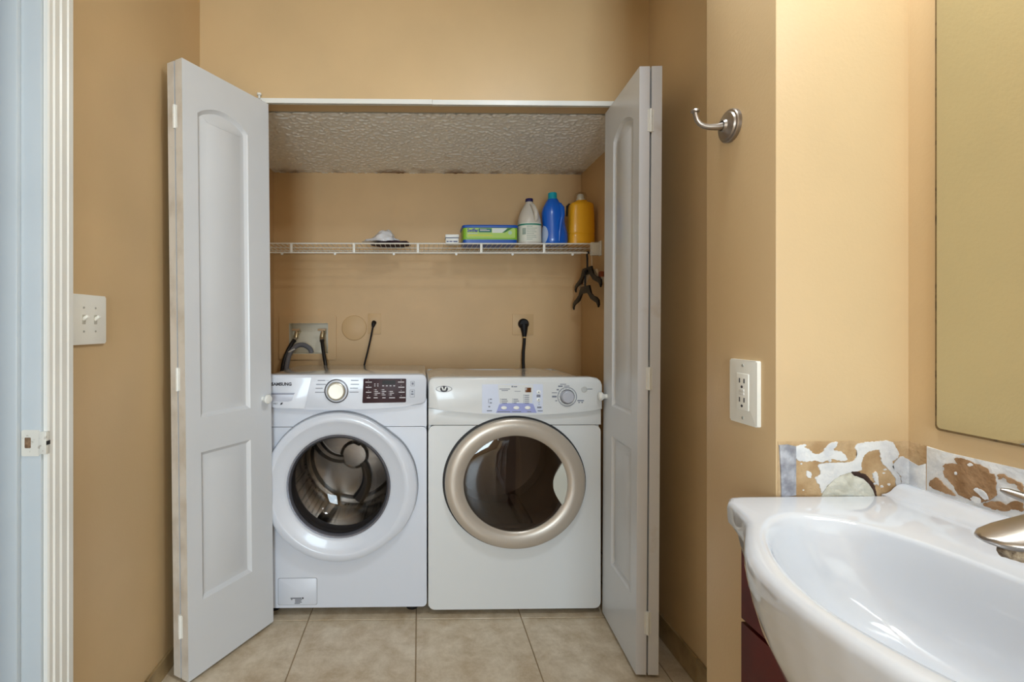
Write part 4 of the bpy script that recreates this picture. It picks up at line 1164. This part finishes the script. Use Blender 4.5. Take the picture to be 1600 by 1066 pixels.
t = hose('grey corrugated drain hose arching into the outlet box', [(-0.742, YB - 0.088, 0.80), (-0.738, YB - 0.080, 0.93), (-0.725, YB - 0.055, 1.010), (-0.698, YB - 0.020, 1.047), (-0.665, YB + 0.012, 1.052), (-0.635, YB + 0.034, 1.030), (-0.626, YB + 0.040, 1.006)], 0.0140, GREYH, False)
cl_ = lathe(B(), [(0.0155, -0.004), (0.017, 0), (0.0155, 0.004)], (0, 0, 0), 'Z', 20)
bmesh.ops.transform(cl_, matrix=Matrix.Translation((-0.722, YB - 0.048, 1.020)) @ Matrix.Rotation(math.radians(-30), 4, 'Y') @ Matrix.Diagonal((1.5, 1.35, 1, 1)), verts=cl_.verts)
obj('tie', cl_, WPLAS, t)

# ================================================================== PLATES AND HOOK
XZl = lambda u, v, d: (d, u, v)
s = thing('light_switch', 'white double toggle switch plate beside the door casing', 'switch', (XL, 1.257, 1.178))
obj('cover_plate', prism(B(), rrect(1.193, 1.323, 1.114, 1.240, 0.004), XZl, XL + 0.008, XL, bev=0.003), IVORY, s)
for y in (1.236, 1.280):
    obj('toggle', tube(B(), [(XL + 0.006, y, 1.177), (XL + 0.013, y, 1.182), (XL + 0.019, y, 1.186)], [0.0052, 0.0048, 0.0040], 8), IVORY, s)
    obj('toggle_slot', prism(B(), rrect(y - 0.006, y + 0.006, 1.165, 1.189, 0.001, 1), XZl, XL + 0.0085, XL + 0.006), mat('slot_shade', (196, 192, 180), 0.5), s)
    for z in (1.147, 1.207):
        obj('screw', lathe(B(), [(0, 0.0095), (0.0026, 0.0092), (0.0032, 0.007)], (XL, y, z), 'X', 10), mat('screw_grey', (170, 168, 160), 0.4), s)

g = thing('ground_fault_outlet', 'white two socket outlet plate on the short return wall', 'outlet', (SX, 0.881, 1.040))
obj('cover_plate', prism(B(), rrect(0.8437, 0.9185, 0.9815, 1.0985, 0.003), XZl, SX - 0.007, SX, bev=0.0025), IVORY, g)
fc = obj('outlet_face', prism(B(), rrect(0.8645, 0.8980, 1.0065, 1.0735, 0.002, 2), XZl, SX - 0.0085, SX - 0.004, bev=0.001), IVORY, g)
for z in (1.057, 1.022):
    bm = B()
    for y in (0.8755, 0.8880):
        box(bm, SX - 0.0090, SX - 0.0082, y - 0.0012, y + 0.0012, z - 0.001, z + 0.0075)
    lathe(bm, [(0, -0.0090), (0.0026, -0.0090), (0.0026, -0.0080)], (SX, 0.8818, z - 0.0080), 'X', 10)
    obj('socket_slots', bm, PRINTK, fc)
for z in (1.0425, 1.0365):
    obj('test_button', box(B(), SX - 0.0098, SX - 0.008, 0.8755, 0.8880, z - 0.0024, z + 0.0024, 0.0006), mat('button_pale', (222, 220, 214), 0.4), fc)
for z in (0.992, 1.088):
    obj('screw', lathe(B(), [(0, -0.0085), (0.0026, -0.0082), (0.0032, -0.006)], (SX, 0.881, z), 'X', 10), mat('screw_grey', (170, 168, 160), 0.4), g)

h = thing('robe_hook', 'brushed nickel robe hook above the outlet on the return wall', 'hook', (SX, 0.924, 1.545))
obj('rose', lathe(B(), [(0.031, 0), (0.031, -0.006), (0.0295, -0.008), (0.026, -0.0085), (0.0245, -0.0115), (0.019, -0.0125), (0.012, -0.0155), (0.0095, -0.020)], (SX, 0.924, 1.545), 'X', 40), NICKEL, h)
pts = [(0.586, 0.924, 1.545), (0.570, 0.924, 1.5425), (0.556, 0.924, 1.5425), (0.546, 0.924, 1.5445), (0.538, 0.924, 1.549), (0.533, 0.924, 1.5555), (0.5305, 0.924, 1.563), (0.5292, 0.924, 1.570)]
obj('hook_arm', tube(B(), pts, [0.0080, 0.0062, 0.0054, 0.0050, 0.0048, 0.0046, 0.0044, 0.0044], 14), NICKEL, h)
obj('hook_tip', lathe(B(), [(0.0044, 0), (0.0075, 0.002), (0.0082, 0.004), (0.0070, 0.0062), (0, 0.0068)], (0.5292, 0.924, 1.569), 'Z', 20), NICKEL, h)

# ================================================================== MIRROR
m_ = thing('wall_mirror', 'frameless wall mirror with dark corroded edge above the basin', 'mirror', (XV, 0.41, 1.5))
obj('mirror_glass', prism(B(), rrect(0.055, 0.758, 0.9985, 2.00, 0.006, 3), XZl, XV - 0.0055, XV - 0.0045), MIRROR, m_)
obj('mirror_backing', prism(B(), rrect(0.052, 0.761, 0.9950, 2.003, 0.007, 3), XZl, XV - 0.0050, XV - 0.0004), MIRROREDGE, m_)

# ================================================================== VANITY
def sup_outline():
    h = [(0.8255, 0.805), (0.60, 0.8055), (0.535, 0.8055), (0.518, 0.803), (0.508, 0.797), (0.501, 0.785), (0.497, 0.765), (0.490, 0.737), (0.480, 0.708), (0.460, 0.680), (0.440, 0.652), (0.420, 0.622), (0.404, 0.594), (0.392, 0.560), (0.3855, 0.520), (0.3835, 0.478)]
    return h + [(x, 2 * 0.478 - y) for x, y in h[-2::-1]]
OUT = sup_outline()
BC = Vector((0.565, 0.478))
NB = 120
def ray_poly(poly, a):
    d = Vector((math.cos(a), math.sin(a)))
    best = None
    n = len(poly)
    for i in range(n):
        p, q = Vector(poly[i]), Vector(poly[(i + 1) % n])
        e = q - p
        den = d.x * e.y - d.y * e.x
        if abs(den) < 1e-12: continue
        w_ = p - BC
        t = (w_.x * e.y - w_.y * e.x) / den
        u = (w_.x * d.y - w_.y * d.x) / den
        if t > 0 and -1e-6 <= u <= 1 + 1e-6 and (best is None or t < best): best = t
    return best
def rim_r(a):
    # inner bowl edge: wide D, flatter towards the wall
    ca, sa = math.cos(a), math.sin(a)
    rx = 0.156 if ca < 0 else 0.107
    ry = 0.246
    p = 1.68 if ca < 0 else 2.4
    p = 1.68 + (p - 1.68) * min(1, abs(ca) / 0.25)
    return (abs(ca / rx) ** p + abs(sa / ry) ** p) ** (-1 / p)
bm = B()
rings = []
def ring(fn):
    R = []
    for k in range(NB):
        a = 2 * PI * k / NB
        r, z, cx = fn(a)
        R.append(bm.verts.new((BC.x + cx + r * math.cos(a), BC.y + r * math.sin(a), z)))
    rings.append(R)
RO = [ray_poly(OUT, 2 * PI * k / NB) for k in range(NB)]
ro = lambda a: RO[int(round(a / (2 * PI) * NB)) % NB]
def bel(a, k):                       # belly under the slab
    ca, sa = math.cos(a), math.sin(a)
    rx = 0.180 if ca < 0 else 0.20
    r = (abs(ca / rx) ** 2.2 + abs(sa / 0.288) ** 2.2) ** (-1 / 2.2)
    return min(r, ro(a) - 0.0035) * k
ring(lambda a: (0.02, 0.6775, 0.02))
ring(lambda a: (bel(a, 0.42), 0.679, 0.015))
ring(lambda a: (bel(a, 0.66), 0.693, 0.010))
ring(lambda a: (bel(a, 0.83), 0.735, 0.004))
ring(lambda a: (bel(a, 0.93), 0.785, 0.0))
ring(lambda a: (bel(a, 0.985), 0.822, 0.0))
ring(lambda a: (bel(a, 1.0), 0.836, 0.0))
ring(lambda a: (max(bel(a, 1.005), ro(a) - 0.010), 0.8385, 0.0))
ring(lambda a: (ro(a) - 0.0025, 0.8425, 0.0))
ring(lambda a: (ro(a) - 0.0006, 0.850, 0.0))
ring(lambda a: (ro(a), 0.866, 0.0))
ring(lambda a: (ro(a) - 0.0025, 0.8730, 0.0))
ring(lambda a: (ro(a) - 0.008, 0.8768, 0.0))
ring(lambda a: (ro(a) - 0.014, 0.8775, 0.0))
ring(lambda a: (min(ro(a) - 0.0165, rim_r(a) * 1.03 + 0.002), 0.8772, 0.0))
for k_, z, cx in ((1.0, 0.8758, 0), (0.982, 0.8715, 0), (0.962, 0.862, 0.0005), (0.943, 0.850, 0.001), (0.905, 0.830, 0.004), (0.855, 0.805, 0.008), (0.78, 0.782, 0.012), (0.66, 0.764, 0.016), (0.50, 0.753, 0.019), (0.32, 0.747, 0.022), (0.14, 0.744, 0.024)):
    ring(lambda a, k_=k_, z=z, cx=cx: (min(rim_r(a), ro(a) - 0.018) * k_, z, cx))
for A, C in zip(rings[:-1], rings[1:]):
    for k in range(NB):
        bm.faces.new((A[k], A[(k + 1) % NB], C[(k + 1) % NB], C[k]))
bm.faces.new(rings[0]); bm.faces.new(rings[-1])
# raised curb along the mirror wall
cb = [(0.8262, 0.872), (0.8262, 0.8925), (0.822, 0.8945), (0.812, 0.8945), (0.805, 0.8925), (0.799, 0.888), (0.793, 0.882), (0.786, 0.8785), (0.778, 0.8772), (0.778, 0.872)]
A = [bm.verts.new((x, 0.8052, z)) for x, z in cb]
C = [bm.verts.new((x, 0.152, z)) for x, z in cb]
for i in range(len(cb)):
    jn = (i + 1) % len(cb)
    bm.faces.new((A[i], A[jn], C[jn], C[i]))
bm.faces.new(A); bm.faces.new(C)
bs_ = thing('wash_basin', 'white porcelain bow front vanity basin in front of the damaged wall', 'sink', (0.62, 0.478, 0.66))
obj('basin', bm, CERAM, bs_, angle=60)
obj('drain', lathe(B(), [(0, 0.004), (0.016, 0.0035), (0.021, 0.001), (0.021, -0.002)], (0.589, 0.478, 0.7445), 'Z', 28), NICKEL, bs_)

va = thing('vanity_cabinet', 'dark cherry wood vanity cabinet under the white basin', 'cabinet', (0.68, 0.478, 0))
vx, vy0, vy1, zt_ = 0.532, 0.158, 0.796, 0.835
bm = B()
box(bm, vx + 0.018, XV - 0.002, vy1 - 0.018, vy1, 0.0, zt_, 0.001)
box(bm, vx + 0.018, XV - 0.002, vy0, vy0 + 0.018, 0.0, zt_, 0.001)
box(bm, vx + 0.018, XV - 0.002, vy0 + 0.018, vy1 - 0.018, 0.09, 0.108)
box(bm, vx + 0.05, vx + 0.066, vy0 + 0.018, vy1 - 0.018, 0.0, 0.09)
obj('carcass', bm, WOOD, va)
for sg in (1, -1):
    cut = [(0.318, 0.678), (0.318, zt_), (0.291, zt_), (0.270, 0.785), (0.240, 0.735), (0.188, 0.692), (0.09, 0.678)]
    obj('fascia_panel', prism(B(), [(0.477 + sg * a, z) for a, z in cut], XZl, vx + 0.0005, vx + 0.017), WOOD, va)
obj('fascia_rail', box(B(), vx + 0.019, vx + 0.034, vy0 + 0.019, vy1 - 0.019, 0.630, 0.662), WOOD, va)
for y0, y1, ky in ((0.4785, 0.7945, 0.50), (0.1595, 0.4765, 0.455)):
    d = obj('cabinet_door', prism(B(), [(y0, 0.10), (y1, 0.10), (y1, 0.672), (y0, 0.672)], XZl, vx, vx + 0.018, holes=[[(y0 + 0.058, 0.16), (y1 - 0.058, 0.16), (y1 - 0.058, 0.612), (y0 + 0.058, 0.612)]]), WOOD, va)
    obj('door_panel', prism(B(), [(y0 + 0.0585, 0.1605), (y1 - 0.0585, 0.1605), (y1 - 0.0585, 0.6115), (y0 + 0.0585, 0.6115)], XZl, vx + 0.008, vx + 0.014, bev=0.004), WOOD, d)
    obj('door_knob', lathe(B(), [(0.006, 0), (0.006, -0.012), (0.013, -0.018), (0.012, -0.026), (0, -0.028)], (vx, ky, 0.45), 'X', 18), NICKEL, d)

# faucet: brushed nickel, spoon shaped spout, lever handle
f = thing('basin_faucet', 'brushed nickel basin faucet with crusted spout tip', 'faucet', (0.745, 0.485, 0.877))
obj('base_plate', prism(B(), [(0.745 + 0.030 * math.cos(a), 0.485 + 0.090 * math.sin(a)) for a in (2 * PI * k / 32 for k in range(32))], lambda u, v, d: (u, v, d), 0.889, 0.8765, bev=0.005), NICKEL, f)
sp = [((0.748, 0.485, 0.884), 0.027, 0.027), ((0.746, 0.485, 0.915), 0.024, 0.024), ((0.736, 0.486, 0.943), 0.023, 0.023), ((0.715, 0.487, 0.958), 0.0225, 0.021), ((0.685, 0.488, 0.960), 0.0235, 0.019),
      ((0.655, 0.489, 0.954), 0.0255, 0.0170), ((0.625, 0.490, 0.947), 0.0265, 0.0150), ((0.600, 0.491, 0.9425), 0.0255, 0.0120), ((0.583, 0.492, 0.9400), 0.0215, 0.0085), ((0.573, 0.492, 0.9400), 0.0145, 0.0050), ((0.567, 0.492, 0.9410), 0.005, 0.0018)]
bm = B(); rs = []
for i, (p, a, b_) in enumerate(sp):
    p = Vector(p)
    d = Vector(sp[min(i + 1, len(sp) - 1)][0]) - Vector(sp[max(i - 1, 0)][0]); d.normalize()
    sd = Vector((0, 1, 0)); un = d.cross(sd).normalized()
    p.x += 0.016 if p.x < 0.73 else 0.0
    rs.append([bm.verts.new(p + sd * a * math.cos(t) + un * b_ * math.sin(t)) for t in (2 * PI * k / 24 for k in range(24))])
for A, C in zip(rs[:-1], rs[1:]):
    for k in range(24):
        bm.faces.new((A[k], A[(k + 1) % 24], C[(k + 1) % 24], C[k]))
bm.faces.new(rs[0]); bm.faces.new(rs[-1])
spout = obj('spout', bm, NICKEL, f, angle=50)
bm = lathe(B(), [(0, -0.004), (0.0135, -0.003), (0.0155, 0.002), (0.0150, 0.012), (0, 0.012)], (0.619, 0.491, 0.9235), 'Z', 24)
for v in bm.verts:
    v.co += Vector((noise.noise(v.co * 160), noise.noise(v.co * 160 + Vector((9, 0, 0))), noise.noise(v.co * 190))) * 0.003
obj('aerator', bm, mat('limescale_crust', (176, 158, 132), 0.8, rgb2=(96, 76, 54), vscale=140, lo=0.35, hi=0.6, bump=1.0, bscale=300), spout, label='aerator crusted with brown limescale')
for sgn in (1, -1):
    y = 0.485 + sgn * 0.062
    hb = obj('handle_base', lathe(B(), [(0.022, 0), (0.021, 0.012), (0.017, 0.028), (0.015, 0.045), (0.012, 0.052), (0, 0.054)], (0.748, y, 0.8875), 'Z', 24), NICKEL, f)
    yy = lambda q: 0.485 + sgn * q
    obj('lever', tube(B(), [(0.752, yy(0.056), 0.938), (0.752, yy(0.075), 0.943), (0.748, yy(0.092), 0.947), (0.742, yy(0.102), 0.950), (0.735, yy(0.110), 0.953), (0.731, yy(0.114), 0.9545)], [0.010, 0.0095, 0.0085, 0.0075, 0.006, 0.003], 14, flat=0.75), NICKEL, hb)
